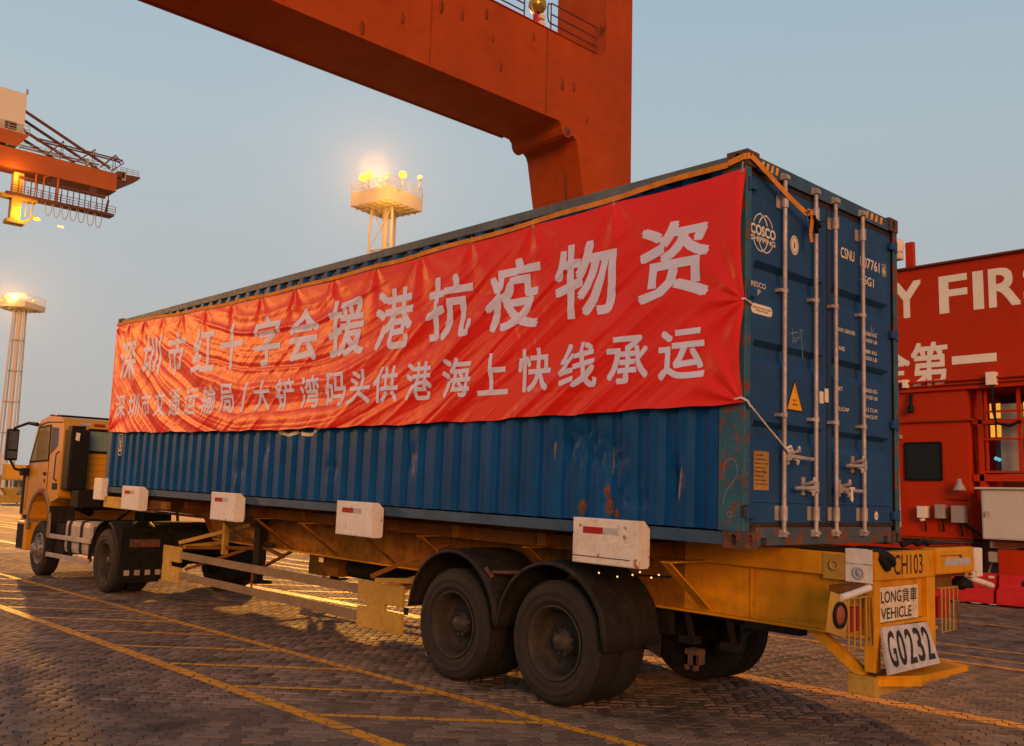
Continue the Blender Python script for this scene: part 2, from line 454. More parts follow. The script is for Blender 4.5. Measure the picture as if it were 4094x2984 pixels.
# ------------------------------------------------------------------ ground
def ground_mat(name, src):
    m, nt, bs = new_mat(name); L = nt.links
    pos = N(nt, "ShaderNodeNewGeometry").outputs["Position"]
    if src == 'attr':
        rnd = N(nt, "ShaderNodeAttribute"); rnd.attribute_name = "tone"; rnd = rnd.outputs["Fac"]
    elif src == 'obj':
        rnd = N(nt, "ShaderNodeObjectInfo").outputs["Random"]
    else:
        rnd = noise_tex(nt, 2.0, 3, 0.5, coord=pos)
    c = mixc(nt, rnd, (0.125, 0.080, 0.055), (0.310, 0.205, 0.145))
    patch = noise_tex(nt, 0.35, 5, 0.6, coord=pos)
    c = mixc(nt, mapr(nt, patch, 0.38, 0.62, 0, 0.55), c, (0.090, 0.074, 0.056))
    oil = noise_tex(nt, 0.9, 6, 0.7, coord=pos)
    c = mixc(nt, mapr(nt, oil, 0.52, 0.64, 0, 0.85), c, (0.045, 0.034, 0.028))
    fine = noise_tex(nt, 60, 4, 0.7, coord=pos)
    c = mixc(nt, mapr(nt, fine, 0.40, 0.75, 0, 0.45), c, (0.085, 0.07, 0.06))
    if src == 'far':
        mp = N(nt, "ShaderNodeMapping"); mp.inputs["Rotation"].default_value = (0, 0, R(45))
        L.new(pos, mp.inputs[0])
        br = N(nt, "ShaderNodeTexBrick"); br.inputs["Scale"].default_value = 1.0
        br.inputs["Brick Width"].default_value = 0.225; br.inputs["Row Height"].default_value = 0.1125
        br.inputs["Mortar Size"].default_value = 0.006
        br.inputs["Color1"].default_value = (1, 1, 1, 1); br.inputs["Color2"].default_value = (0.8, 0.8, 0.8, 1); br.inputs["Mortar"].default_value = (0.3, 0.3, 0.3, 1)
        L.new(mp.outputs[0], br.inputs["Vector"])
        c = mixc(nt, 0.7, c, br.outputs["Color"], 'MULTIPLY')
    L.new(c, bs.inputs["Base Color"])
    L.new(mapr(nt, oil, 0.35, 0.7, 0.85, 0.6), bs.inputs["Roughness"])
    bs.inputs["Specular IOR Level"].default_value = 0.2
    bp = N(nt, "ShaderNodeBump"); bp.inputs["Strength"].default_value = 0.35; bp.inputs["Distance"].default_value = 0.004
    L.new(noise_tex(nt, 90, 4, 0.7, coord=pos), bp.inputs["Height"]); L.new(bp.outputs[0], bs.inputs["Normal"])
    return m
M['bed'] = paint("joint_sand", (0.022, 0.015, 0.012), 0.9, dirt=0.4, bump=0.4, scale=6)
M['paver_a'] = ground_mat("paver_concrete", 'attr')
M['paver_o'] = ground_mat("paver_concrete_near", 'obj')
M['far_ground'] = ground_mat("yard_paving_far", 'far')

def line_mat():
    m, nt, bs = new_mat("road_paint_yellow"); L = nt.links
    pos = N(nt, "ShaderNodeNewGeometry").outputs["Position"]
    c = mixc(nt, noise_tex(nt, 3, 5, coord=pos), (0.62, 0.24, 0.004), (0.80, 0.36, 0.010))
    w = noise_tex(nt, 26, 6, 0.75, coord=pos)
    c = mixc(nt, mapr(nt, w, 0.55, 0.68, 0, 0.7), c, (0.17, 0.12, 0.085))
    w2 = noise_tex(nt, 1.1, 4, 0.6, coord=pos)
    c = mixc(nt, mapr(nt, w2, 0.54, 0.72, 0, 0.5), c, (0.14, 0.115, 0.09))
    L.new(c, bs.inputs["Base Color"]); bs.inputs["Roughness"].default_value = 0.55
    return m
M['line'] = line_mat()

PX0, PX1, PY0, PY1 = -22.0, 5.2, -4.8, 12.6       # the paved zone whose stones are built one by one
g = MB()
def gq(x0, y0, x1, y1, z): g.quad((x0, y0, z), (x1, y0, z), (x1, y1, z), (x0, y1, z))
S = 950.0
GZ = -0.002
gq(-S, -S, PX0, S, GZ); gq(PX1, -S, S, S, GZ); gq(PX0, -S, PX1, PY0, GZ); gq(PX0, PY1, PX1, S, GZ)
ground = g.build("ground", M['far_ground'], recalc=False); tag(ground, kind="structure")
g = MB(); g.quad((PX0, PY0, -0.014), (PX1, PY0, -0.014), (PX1, PY1, -0.014), (PX0, PY1, -0.014))
pavement = g.build("pavement", M['bed'], recalc=False); tag(pavement, kind="structure")
ORG[pavement.name] = None

U = 0.1125
def outline(zig=True, gap=0.0032, a=0.016):
    """2x1 stone, centred, every unit edge carries the same S so that the stones interlock"""
    cs = [(0, 0), (1, 0), (2, 0), (2, 1), (1, 1), (0, 1)]
    pts = []
    for i in range(6):
        p, q = cs[i], cs[(i+1) % 6]
        dx, dy = q[0]-p[0], q[1]-p[1]; nx, ny = dy, -dx
        prof = ((0, 0), (0.30, a/U), (0.70, -a/U)) if zig else ((0, 0),)
        for t, h in prof:
            pts.append(((p[0]+dx*t+nx*h-1.0)*U, (p[1]+dy*t+ny*h-0.5)*U))
    n = len(pts); out = []
    for i in range(n):                                  # inset by the joint
        p0, p1, p2 = Vector(pts[i-1]), Vector(pts[i]), Vector(pts[(i+1) % n])
        d1 = (p1-p0).normalized(); d2 = (p2-p1).normalized()
        n1 = Vector((-d1.y, d1.x)); n2 = Vector((-d2.y, d2.x))
        b = (n1+n2); L_ = b.length
        b = b / L_ if L_ > 1e-6 else n1
        k = min(gap / max(0.35, b.dot(n1)), gap*1.45)
        out.append((p1 + b*k)[:])
    return out
O_top = outline(True, 0.0090); O_low = outline(True, 0.0052)
R_top = outline(False, 0.0090); R_low = outline(False, 0.0052)
def paver_geo(top, low):
    n = len(top)
    vs = [(x, y, 0.0) for x, y in top] + [(x, y, -0.0035) for x, y in low] + [(x, y, -0.016) for x, y in low]
    fs = [tuple(range(n))] + [(n+i, n+(i+1) % n, (i+1) % n, i) for i in range(n)]
    fs += [(2*n+i, 2*n+(i+1) % n, n+(i+1) % n, n+i) for i in range(n)]
    return np.array(vs), fs
GZIG = paver_geo(O_top, O_low); GREC = paver_geo(R_top, R_low)

stones = []
C45 = math.sqrt(0.5)
ri = int(30/U)
for j in range(-ri, ri):
    for m_ in range(-ri//2, ri//2):
        for (cx, cy, rot) in ((j+4*m_+1.0, j+0.5, 0), (j+2+4*m_+0.5, j+0.0, 1)):
            a, b = cx*U, cy*U
            if abs(a) > 30 or abs(b) > 30: continue
            x, y = (a-b)*C45, (a+b)*C45
            x += -8.0; y += 4.0
            if PX0+.08 < x < PX1-.08 and PY0+.08 < y < PY1-.08: stones.append((x, y, R(45) + (math.pi/2 if rot else 0)))
stones = np.array(stones)
rs = np.random.RandomState(5)
tilt = rs.normal(0, 0.010, (len(stones), 2)); hz = rs.normal(0, 0.0011, len(stones)); tone = rs.rand(len(stones))
camp = np.array([3.74, -5.71]); fwd = np.array([-0.732, 0.681]); rgt = np.array([0.684, 0.729])
rel = stones[:, :2] - camp
dep = rel @ fwd; lat = rel @ rgt; dist = np.hypot(rel[:, 0], rel[:, 1])
# stones that fall inside the picture, for choosing the 300 that show largest
vy = (-1.68) * 0.9909
zc = rel @ np.array([_f.x, _f.y]) - 1.68*_f.z
px = (rel @ np.array([_r.x, _r.y]) - 1.68*_r.z) / zc * 3746
py = -(rel @ np.array([_u.x, _u.y]) - 1.68*_u.z) / zc * 3746
inview = (zc > 0) & (np.abs(px) < 2047) & (py < 1492) & (py > -1492)
order = np.argsort(np.where(inview, dist, 1e9))
near_ids = set(order[:300].tolist())

def xf(V, x, y, r, tx, ty, h):
    c, s_ = math.cos(r), math.sin(r)
    X = V[:, 0]*c - V[:, 1]*s_; Y = V[:, 0]*s_ + V[:, 1]*c
    return np.stack([X + x, Y + y, V[:, 2] + X*tx + Y*ty + h], 1)

def field(name, ids, geo):
    V, F = geo; n = len(V)
    allv = np.concatenate([xf(V, *stones[i], tilt[i, 0], tilt[i, 1], hz[i]) for i in ids])
    ls = []; starts = []; tot = []; t = 0
    base = [v for f in F for v in f]; lens = [len(f) for f in F]
    nl = len(base); nf = len(F); k = len(ids)
    loops = (np.array(base)[None, :] + (np.arange(k)*n)[:, None]).ravel()
    st = np.concatenate([[0], np.cumsum(lens)[:-1]])
    starts = (st[None, :] + (np.arange(k)*nl)[:, None]).ravel()
    me = bpy.data.meshes.new(name)
    me.vertices.add(len(allv)); me.vertices.foreach_set("co", allv.ravel())
    me.loops.add(len(loops)); me.loops.foreach_set("vertex_index", loops)
    me.polygons.add(k*nf); me.polygons.foreach_set("loop_start", starts)
    me.update(calc_edges=True)
    at = me.attributes.new("tone", 'FLOAT', 'POINT')
    at.data.foreach_set("value", np.repeat(tone[ids], n))
    me.materials.append(M['paver_a'])
    me.validate()
    o = add_obj(name, me, pavement); tag(o, kind="stuff")
    return o
near_zig = [i for i in range(len(stones)) if i not in near_ids and dist[i] < 10.5]
far_rec = [i for i in range(len(stones)) if i not in near_ids and dist[i] >= 10.5]
field("paver_field", np.array(near_zig), GZIG)
field("paver_field", np.array(far_rec), GREC)
pm = bpy.data.meshes.new("paver"); pm.from_pydata(GZIG[0].tolist(), [], GZIG[1]); pm.materials.append(M['paver_o']); pm.update()
for i in order[:300]:
    o = bpy.data.objects.new("paver", pm); COL.objects.link(o); o.parent = pavement
    x, y, r = stones[i]
    o.location = (x, y, hz[i]); c, s_ = math.cos(r), math.sin(r)
    # local tilt axes
    o.rotation_euler = (tilt[i, 1]*c - tilt[i, 0]*s_, -(tilt[i, 0]*c + tilt[i, 1]*s_), r)

# ------------------------------------------------------------------ painted lines, broken at the joints of the stones
def clip_poly(poly, a, b):
    """keep the part left of a->b"""
    out = []; n = len(poly)
    ex, ey = b[0]-a[0], b[1]-a[1]
    def sd(p): return ex*(p[1]-a[1]) - ey*(p[0]-a[0])
    for i in range(n):
        p, q = poly[i], poly[(i+1) % n]; sp, sq = sd(p), sd(q)
        if sp >= 0: out.append(p)
        if (sp > 0 and sq < 0) or (sp < 0 and sq > 0):
            t = sp/(sp-sq); out.append((p[0]+(q[0]-p[0])*t, p[1]+(q[1]-p[1])*t))
    return out
ZT = np.array(outline(True, 0.0050)); RT = np.array(outline(False, 0.0050))
def marking(p, q, w, label, outside=True):
    p = np.array(p, float); q = np.array(q, float); d = (q-p)/np.linalg.norm(q-p); nn = np.array([-d[1], d[0]])
    quad = [p-nn*w/2, q-nn*w/2, q+nn*w/2, p+nn*w/2]
    rel_ = stones[:, :2]-p; s_ = rel_ @ d; t_ = np.abs(rel_ @ nn)
    ids = np.where((t_ < w/2+.14) & (s_ > -.15) & (s_ < np.linalg.norm(q-p)+.15))[0]
    mb = MB()
    for i in ids:
        x, y, r = stones[i]; c, sn = math.cos(r), math.sin(r)
        T = ZT if dist[i] < 10.5 else RT
        poly = [(u*c-v*sn+x, u*sn+v*c+y) for u, v in T]
        for k in range(4):
            poly = clip_poly(poly, quad[k], quad[(k+1) % 4])
            if len(poly) < 3: break
        if len(poly) >= 3:
            z = hz[i] + 0.0022
            mb.add([(a, b, z + (a-x)*tilt[i, 0] + (b-y)*tilt[i, 1]) for a, b in poly], [tuple(range(len(poly)))])
    if outside:
        L_ = np.linalg.norm(q-p); seg = max(1, int(L_/0.5))
        for k in range(seg):
            a = p+d*L_*k/seg; b = p+d*L_*(k+1)/seg; m_ = (a+b)/2
            if not (PX0 < m_[0] < PX1 and PY0 < m_[1] < PY1):
                mb.add([(*(a-nn*w/2), .003), (*(b-nn*w/2), .003), (*(b+nn*w/2), .003), (*(a+nn*w/2), .003)], [(0, 1, 2, 3)])
    o = mb.build("lane_marking", M['line'], recalc=False); tag(o, kind="structure")
    return o
marking((-70, -0.44), (5.0, -0.41), 0.10, "")
marking((-60, -1.90), (1.0, -1.745), 0.13, "")
for k in range(-1, 16):
    xr = -1.42 - 1.33*k
    marking((xr-1.25, -1.70), (xr, -0.46), 0.085, "", outside=(xr < -21))
marking((-70, 2.60), (5.0, 2.50), 0.22, "")
marking((-50, 5.33), (5.0, 5.33), 0.11, ""); marking((-50, 5.85), (5.0, 5.85), 0.10, "")
marking((-50, 6.62), (5.0, 6.62), 0.11, ""); marking((-70, 9.27), (5.0, 9.27), 0.11, "")
for x0 in (-13.5, -12.2, -10.9, -9.6, -8.3, -7.0, -5.7):
    marking((x0-1.2, 2.72), (x0+1.3, 5.27), 0.09, "")
# ------------------------------------------------------------------ the shipping container (frame of the laden trailer)
CL, CW, CH = 12.192, 2.438, 2.896
box = thing("shipping_container", (0, 0, 0), "long blue corrugated shipping container with closed double doors, riding on the yellow trailer", "shipping container", rig=True)

def corr_profile(x):
    """depth of the side corrugation at x (0 = outer flat, positive = inward)"""
    p = 0.2735
    u = ((x + 0.30) % p) / p
    # outer flat .27, slope .23, inner flat .27, slope .23
    if u < .25: return 0.0
    if u < .42: return (u-.25)/.17
    if u < .78: return 1.0
    if u < .95: return 1-(u-.78)/.17
    return 0.0
def dents(x, z):
    d = 0
    for cx, cz, rx, rz, a in ((-1.62, .74, .22, .17, .030), (-1.30, .62, .20, .16, .026), (-0.62, .48, .07, .16, .030), (-1.10, .30, .25, .18, .018), (-3.9, .62, .10, .12, .018), (-5.4, .5, .08, .1, .018), (-6.9, .75, .09, .16, .022), (-7.6, .45, .1, .12, .018)):
        q = ((x-cx)/rx)**2 + ((z-cz)/rz)**2
        if q < 4:
            n = noise.noise(Vector((x*9+cx, z*9, 3.1))) + .35*noise.noise(Vector((x*20, z*18, 1.7)))
            d += a*math.exp(-q)*(1+.6*n)
    return d
def corrugated(name, yb, sgn, x0, x1, z0, z1, parent, detailed):
    p = 0.2735; xs = []
    k0 = math.floor((x0+.30)/p)-1
    k = k0
    while True:
        b = -0.30 + k*p
        if b > x1: break
        for u in (0, .25, .42, .60, .78, .95): xs.append(b+u*p)
        k += 1
    xs = sorted([x0, x1]+[x for x in xs if x0 < x < x1])
    if detailed:
        ex = []
        for a, b in zip(xs, xs[1:]):
            ex.append(a)
            if -2.3 < a < -.3: ex += [a+(b-a)/3, a+2*(b-a)/3]
        xs = ex+[xs[-1]]
    nz = 46 if detailed else 2
    zs = [z0+(z1-z0)*i/(nz-1) for i in range(nz)]
    if detailed:
        zs = [z0+(1.05-z0)*i/40 for i in range(41)] + [1.4, 2.0, 2.5, z1]
    mb = MB(); vs = []
    for z in zs:
        for x in xs:
            d = 0.036*corr_profile(x) + (dents(x, z) if detailed else 0)
            vs.append((x, yb + sgn*d, z))
    n = len(xs)
    mb.add(vs, [(i*n+j, i*n+j+1, (i+1)*n+j+1, (i+1)*n+j) for i in range(len(zs)-1) for j in range(n-1)], False)
    return mb.build(name, M['blue'], parent, recalc=False)
corrugated("side_panel", 0.012, 1, -CL+.17, -.222, .125, 2.79, box, True)
corrugated("side_panel", CW-.012, -1, -CL+.17, -.222, .125, 2.79, box, False)
# roof and front end
mb = MB(); xs = [-CL+.17+i*(CL-.34)/170 for i in range(171)]; vs = []
for y in (.05, CW-.05):
    for i, x in enumerate(xs): vs.append((x, y, 2.865-.014*(i % 4 in (1, 2))))
mb.add(vs, [(i, i+1, 171+i+1, 171+i) for i in range(170)]); mb.build("roof_panel", M['rail_top'], box)
mb = MB(); vs = []; ys = [.16+i*(CW-.32)/40 for i in range(41)]
for z in (.12, 2.8):
    for i, y in enumerate(ys): vs.append((-CL+.03+.04*(i % 4 in (1, 2)), y, z))
mb.add(vs, [(i, i+1, 41+i+1, 41+i) for i in range(40)]); mb.build("front_panel", M['blue'], box)
mb = MB(); mb.box(-CL+.2, .06, .13, -.1, CW-.06, .16); mb.build("floor", M['black'], box)
# rails
for y0, s_ in ((0.0, 1), (CW, -1)):
    mb = MB(); mb.box(-CL+.17, y0+s_*.002, .022, -.18, y0+s_*.010, .110); mb.box(-CL+.17, y0+s_*.010, .102, -.18, y0+s_*.05, .110); mb.box(-CL+.17, y0+s_*.010, .022, -.18, y0+s_*.05, .030)
    mb.build("bottom_rail", M['rail_blue'], box)
    mb = MB(); mb.box(-CL+.17, y0+s_*.004, 2.785, -.17, y0+s_*.064, 2.873); mb.build("top_rail", M['rail_top'], box, bevel=.006)
mb = MB(); mb.box(-CL+.01, .17, .02, -CL+.08, CW-.17, .16); mb.box(-CL+.01, .17, 2.78, -CL+.07, CW-.17, 2.87); mb.build("front_frame", M['rail_blue'], box)
# underside cross members
mb = MB()
for i in range(38): x = -CL+.4+i*.31; mb.box(x, .05, .02, x+.05, CW-.05, .13)
tag(mb.build("underfloor_ribs", M['dark'], box), kind="stuff")
# posts
for y0, s_ in ((0, 1), (CW, -1)):
    mb = MB(); mb.box(-.222, y0+s_*.003, .118, -.150, y0+s_*.05, 2.778); mb.box(-.150, y0+s_*.003, .118, -.008, y0+s_*.014, 2.778); mb.box(-.026, y0+s_*.014, .118, -.008, y0+s_*.075, 2.778)
    mb.build("corner_post", M['teal'], box, bevel=.004)
    mb = MB(); mb.box(-CL+.006, y0+s_*.004, .118, -CL+.17, y0+s_*.012, 2.778); mb.box(-CL+.006, y0+s_*.012, .118, -CL+.02, y0+s_*.16, 2.778)
    mb.build("corner_post", M['rail_blue'], box, bevel=.004)

def casting(x0, x1, y0, y1, z0, z1, nx, ny):
    """corner block with a long hole in its outer side face (y) and end face (x)"""
    mb = MB()
    def face(org, U_, V_, w, h, hw, hh, inn, ins):
        # rectangle w x h with an oval hole hw x hh, and a pocket going inn deep
        org, U_, V_, inn = map(Vector, (org, U_, V_, inn))
        n = 16; oval = []; rect = []
        for k in range(n):
            a = 2*math.pi*k/n + math.pi/n; cx, cy = math.cos(a), math.sin(a)
            r = min(hw, hh)/2
            ox = cx*r + (math.copysign((hw-hh)/2, cx) if hw > hh else 0); oy = cy*r + (math.copysign((hh-hw)/2, cy) if hh > hw else 0)
            oval.append((w/2+ox, h/2+oy))
            k_ = min(w/2/abs(cx) if abs(cx) > 1e-6 else 1e9, h/2/abs(cy) if abs(cy) > 1e-6 else 1e9)
            rect.append((w/2+cx*k_, h/2+cy*k_))
        P = lambda p, d=0: org + U_*p[0] + V_*p[1] + inn*d
        vs = [P(p) for p in oval]+[P(p) for p in rect]+[P(p, ins) for p in oval]
        # corners
        fs = [(k, (k+1) % n, n+(k+1) % n, n+k) for k in range(n)]
        fs += [(2*n+k, 2*n+(k+1) % n, (k+1) % n, k) for k in range(n)] + [tuple(range(2*n, 3*n))]
        cs = [(0, 0), (w, 0), (w, h), (0, h)]
        mb.add(vs, fs, False)
        for c in cs:   # corner triangles
            near = sorted(range(n), key=lambda k: (rect[k][0]-c[0])**2+(rect[k][1]-c[1])**2)[:2]
            mb.add([P(c), P(rect[near[0]]), P(rect[near[1]])], [(0, 1, 2)], False)
    yo = y0 if ny < 0 else y1; xo = x1 if nx > 0 else x0
    face((x0, yo, z0), (1, 0, 0), (0, 0, 1), x1-x0, z1-z0, .050, .080, (0, -ny, 0), .035)
    face((xo, y0, z0), (0, 1, 0), (0, 0, 1), y1-y0, z1-z0, .050, .080, (-nx, 0, 0), .035)
    vs = [(x0,y0,z0),(x1,y0,z0),(x1,y1,z0),(x0,y1,z0),(x0,y0,z1),(x1,y0,z1),(x1,y1,z1),(x0,y1,z1)]
    fs = [(3,2,1,0),(4,5,6,7)]
    fs.append((2,3,7,6) if ny < 0 else (0,1,5,4)); fs.append((3,0,4,7) if nx > 0 else (1,2,6,5))
    mb.add(vs, fs, False)
    return mb.build("corner_casting", M['casting'], box, recalc=False)
for (xa, xb, nx) in ((-.178, 0.0, 1), (-CL, -CL+.178, -1)):
    for (ya, yb, ny) in ((0.0, .162, -1), (CW-.162, CW, 1)):
        casting(xa, xb, ya, yb, 0.0, .118, nx, ny); casting(xa, xb, ya, yb, CH-.118, CH, nx, ny)
# rear frame
mb = MB(); mb.box(-.10, .162, .020, -.012, .23, .075); mb.box(-.10, .162, .075, -.012, CW-.162, .150)
mb.box(-.10, .31, .020, -.012, CW-.31, .0752); mb.box(-.10, CW-.23, .020, -.012, CW-.162, .075)
mb.build("door_sill", M['sill'], box)
mb = MB(); mb.box(-.10, .162, 2.772, -.014, CW-.162, 2.878); mb.build("door_header", M['rail_blue'], box)
mb = MB()
for y in (.075, 1.205, CW-.085): mb.box(-.075, y, .152, -.040, y+.028 if y != .075 else y+.02, 2.768)
mb.box(-.075, .09, .152, -.036, CW-.09, .180); mb.box(-.075, .09, 2.735, -.036, CW-.09, 2.770)
mb.build("door_gasket", M['gasket'], box)

def door(y0, y1):
    zs = [.180, .325, .333]
    pockets = [2.10, 1.508, .915]
    zz = {.182: 0, .318: 0, .330: 1, .345: 0}
    yl = [y0, y0+.05, y0+.075, y1-.075, y1-.05, y1]
    # non-uniform grid; pocket depth .038 with a steep top and a slanted bottom
    rows = [(.182, 0), (.322, 0), (.330, -.006), (.345, 0)]
    for t in sorted(pockets):
        rows += [(t-.175, 0), (t-.110, 1), (t-.040, 1), (t, 0)]
    rows += [(2.565, 0), (2.575, .25), (2.735, .25)]
    vs = []
    for z, d in rows:
        for j, y in enumerate(yl):
            inside = j in (2, 3)
            dd = .052*d if (inside and d > 0) else (.0 if d >= 0 else .0)
            if d < 0 and 0 < j < 5: dd = -.006
            if d == .25: dd = .004 if 0 < j < 5 else 0
            vs.append((-.036-dd, y, z))
    n = len(yl); mb = MB()
    mb.add(vs, [(i*n+j, i*n+j+1, (i+1)*n+j+1, (i+1)*n+j) for i in range(len(rows)-1) for j in range(n-1)], False)
    mb.add([(-.036, y0, .182), (-.036, y0, 2.735), (-.07, y0, 2.735), (-.07, y0, .182)], [(0, 1, 2, 3)])
    mb.add([(-.036, y1, .182), (-.036, y1, 2.735), (-.07, y1, 2.735), (-.07, y1, .182)], [(0, 1, 2, 3)])
    return mb.build("door", M['blue_door'], box, recalc=False)
doorL = door(.095, 1.203); doorR = door(1.235, CW-.089)

# lock rods with cams, brackets and handles
RX = .012
rods = (.500, .962, 1.276, 1.742)
def lens_plate(mb, y, z0, z1): mb.box(-.034, y-.055, z0, -.026, y+.012, z1); mb.tube([(RX, y, z0), (RX, y, z1)], .027, 12)
for i, y in enumerate(rods):
    mb = MB(); mb.tube([(RX, y, .10), (RX, y, 2.80)], .0172, 14)
    r_ = mb.build("lock_rod", M['galv'], box)
    mb = MB(); lens_plate(mb, y, .20, .305); lens_plate(mb, y, 2.56, 2.66)
    mb.v, mb.f, mb.m, mb.sm, mb.cuts = [], [], [], [], [0]
    for z0_, z1_ in ((.20, .305), (2.56, 2.66)): mb.cut(); lens_plate(mb, y, z0_, z1_)
    for z in (.975, 1.915): mb.cut(); mb.box(-.034, y-.06, z-.012, RX+.004, y-.018, z+.012); mb.tube([(RX, y, z-.018), (RX, y, z+.018)], .024, 12)
    mb.build_each("rod_bracket", M['galv'], r_)
    mb = MB()
    for z, s_ in ((.105, -1), (2.80, 1)):
        mb.cut()
        mb.box(-.012, y-.035, z-.025, .005, y+.02, z+.03); mb.box(.0, y-.03, z-.008*s_-.012, RX+.03, y+.025, z+.012)
        mb.tube([(RX, y, z-.02), (RX, y, z+.02)], .026, 10); mb.box(-.012, y+.025, z-.028, .014, y+.042, z+.028)
    mb.build_each("cam_lock", M['galv'], r_)
for i, (y, z, e) in enumerate(((.500, .675, 1), (.962, .452, -1), (1.276, .452, 1), (1.742, .652, -1))):
    mb = MB()
    mb.prism([(y, z+.045), (y+e*.05, z+.03), (y+e*.09, z-.005), (y+e*.06, z-.03), (y, z-.035)], 'X', RX+.012, RX+.026)
    mb.bar((RX+.03, y+e*.05, z), (RX+.035, y+e*.345, z-.012*e*e), .012, .026)
    mb.tube([(RX+.034, y+e*.27, z-.008), (RX+.036, y+e*.355, z-.01)], .013, 8)
    h = mb.build("door_handle", M['galv'], box, bevel=.002)
    mb = MB(); yc = y+e*.12
    mb.box(-.034, yc-.022, z-.06, -.024, yc+.022, z+.075)
    mb.tube([(-.02, yc, z+.02), (RX+.05, yc+.005, z+.045), (RX+.045, yc+.01, z+.075)], .016, 8, radii=[.012, .018, .012])
    mb.tube([(-.02, yc, z-.01), (RX+.048, yc-.003, z-.035), (RX+.04, yc-.004, z-.06)], .014, 8, radii=[.010, .016, .012])
    mb.build("handle_keeper", M['galv'], h)
mb = MB(); mb.prism([(1.415, .455), (1.44, .455), (1.452, .37), (1.432, .35), (1.405, .37)], 'X', .062, .066); mb.box(.055, 1.40, .452, .068, 1.47, .470)
mb.build("seal_tag", M['decal'], box)
# hinges
for z in (.245, 1.035, 1.835, 2.64):
    for yp, s_ in ((.010, 1), (CW-.010, -1)):
        mb = MB(); mb.rbox(-.030, yp+s_*.035, z-.035, .006, yp+s_*.125, z+.035, .008); mb.tube([(-.006, yp+s_*.028, z-.05), (-.006, yp+s_*.028, z+.05)], .016, 10)
        mb.build("hinge", M['blue_door'], box)
# hazard stripes on the header
mb = MB()
for ya, yb in ((.20, .46), (1.84, 2.19)):
    n = 4; w = (yb-ya)/n
    for k in range(n): mb.cut(); mb.add([(-.012, ya+k*w, 2.800), (-.012, ya+k*w+w*.52, 2.800), (-.012, ya+k*w+w*.52+.02, 2.862), (-.012, ya+k*w+.02, 2.862)], [(0, 1, 2, 3)])
mb.build_each("hazard_stripe", M['warn_yellow'], box, recalc=False)
# small drain hooks on the near post
mb = MB(); mb.box(-.012, -.004, .215, .004, .06, .222); mb.box(-.012, -.004, .300, .004, .06, .307); mb.box(-.03, .0, .222, -.006, .012, .300)
mb.build("post_lug", M['gasket'], box)

# printed marks on the doors
XF = -.0335
def dq(y0, y1, z0, z1, x=XF): return ((x, y0, z0), (x, y1, z0), (x, y1, z1), (x, y0, z1))
mb = MB()
mb.cut(); put_text(mb, "COSCO", dq(.100, .440, 2.292, 2.372), .030)
mb.cut(); put_text(mb, "SHIPPING", dq(.108, .436, 2.242, 2.284), .022)
def arc(mb, cy, cz, ry, rz, a0, a1, w=.009, n=20, x=XF):
    vs = []; fs = []
    for k in range(n+1):
        a = R(a0+(a1-a0)*k/n)
        for q in (-w/2, w/2): vs.append((x, cy+(ry+q)*math.cos(a), cz+(rz+q)*math.sin(a)))
    for k in range(n): fs.append((2*k, 2*k+1, 2*k+3, 2*k+2))
    mb.add(vs, fs, False)
for cy, ry in ((.235, .105), (.305, .105)):
    mb.cut(); mb.cut(); arc(mb, cy, 2.318, ry, .140, 28, 152); mb.cut(); arc(mb, cy, 2.318, ry, .140, 212, 328)
for cy, ry in ((.200, .135), (.340, .135)):
    mb.cut(); mb.cut(); arc(mb, cy, 2.318, ry, .150, 30 if cy < .27 else 100, 80 if cy < .27 else 150, .006)
mb.cut(); put_text(mb, "CSNU", dq(1.446, 1.680, 2.370, 2.462), .012)
mb.cut(); put_text(mb, "807761", dq(1.775, 2.140, 2.360, 2.452), .012)
mb.cut(); put_text(mb, "6", dq(2.200, 2.255, 2.365, 2.440), .012)
mb.cut()
for a, b, c, d in ((2.190, 2.195, 2.35, 2.456), (2.260, 2.265, 2.35, 2.456)): mb.quad(*dq(a, b, c, d))
mb.quad(*dq(2.190, 2.265, 2.350, 2.355)); mb.quad(*dq(2.190, 2.265, 2.451, 2.456))
mb.cut(); put_text(mb, "45G1", dq(1.785, 2.030, 2.212, 2.288), .012)
for z, t, v1, v2 in ((1.755, "MAX GROSS", "32500 KG", "71650 LB"), (1.600, "TARE", "3880 KG", "8550 LB"), (1.265, "NET", "28620 KG", "63100 LB"), (1.100, "CU.CAP", "76.3 CU.M", "2694 CU.FT")):
    mb.cut(); put_text(mb, t, dq(1.368, 1.368+.035*len(t), z-.014, z+.018), .010)
    mb.cut(); put_text(mb, v1, dq(1.835, 2.075, z+.018, z+.050), .010)
    mb.cut(); put_text(mb, v2, dq(1.835, 2.080, z-.040, z-.008), .010)
mb.build_each("printed_mark", M['decal'], box, recalc=False)
# stickers
def disc(mb, cy, cz, ry, rz, x=XF, n=24): mb.add([(x, cy+ry*math.cos(2*math.pi*k/n), cz+rz*math.sin(2*math.pi*k/n)) for k in range(n)], [tuple(range(n))])
mb = MB(); disc(mb, .715, 2.320, .060, .078); mb.cut(); disc(mb, 2.045, .243, .034, .036); mb.cut()
n_ = 20
mb.add([(XF, .258+(.105 if math.cos(a) > 0 else -.105)+.038*math.cos(a), 1.735+.038*math.sin(a)) for a in [2*math.pi*(k+.5)/n_ for k in range(n_)]], [tuple(range(n_))])
mb.cut(); mb.box(-.036, 1.100, 1.120, -.0335, 1.160, 1.215); mb.cut(); mb.box(-.036, 1.180, 1.135, -.0325, 1.238, 1.245)
mb.build_each("sticker", M['decal'], box, recalc=False)
mb = MB(); arc(mb, .715, 2.320, .046, .062, 0, 360, .004, 24, XF+.001); put_text(mb, "I", dq(.708, .722, 2.295, 2.345, XF+.001)); mb.cut(); put_text(mb, "CSC", dq(2.022, 2.068, .236, .250, XF+.001), .01)
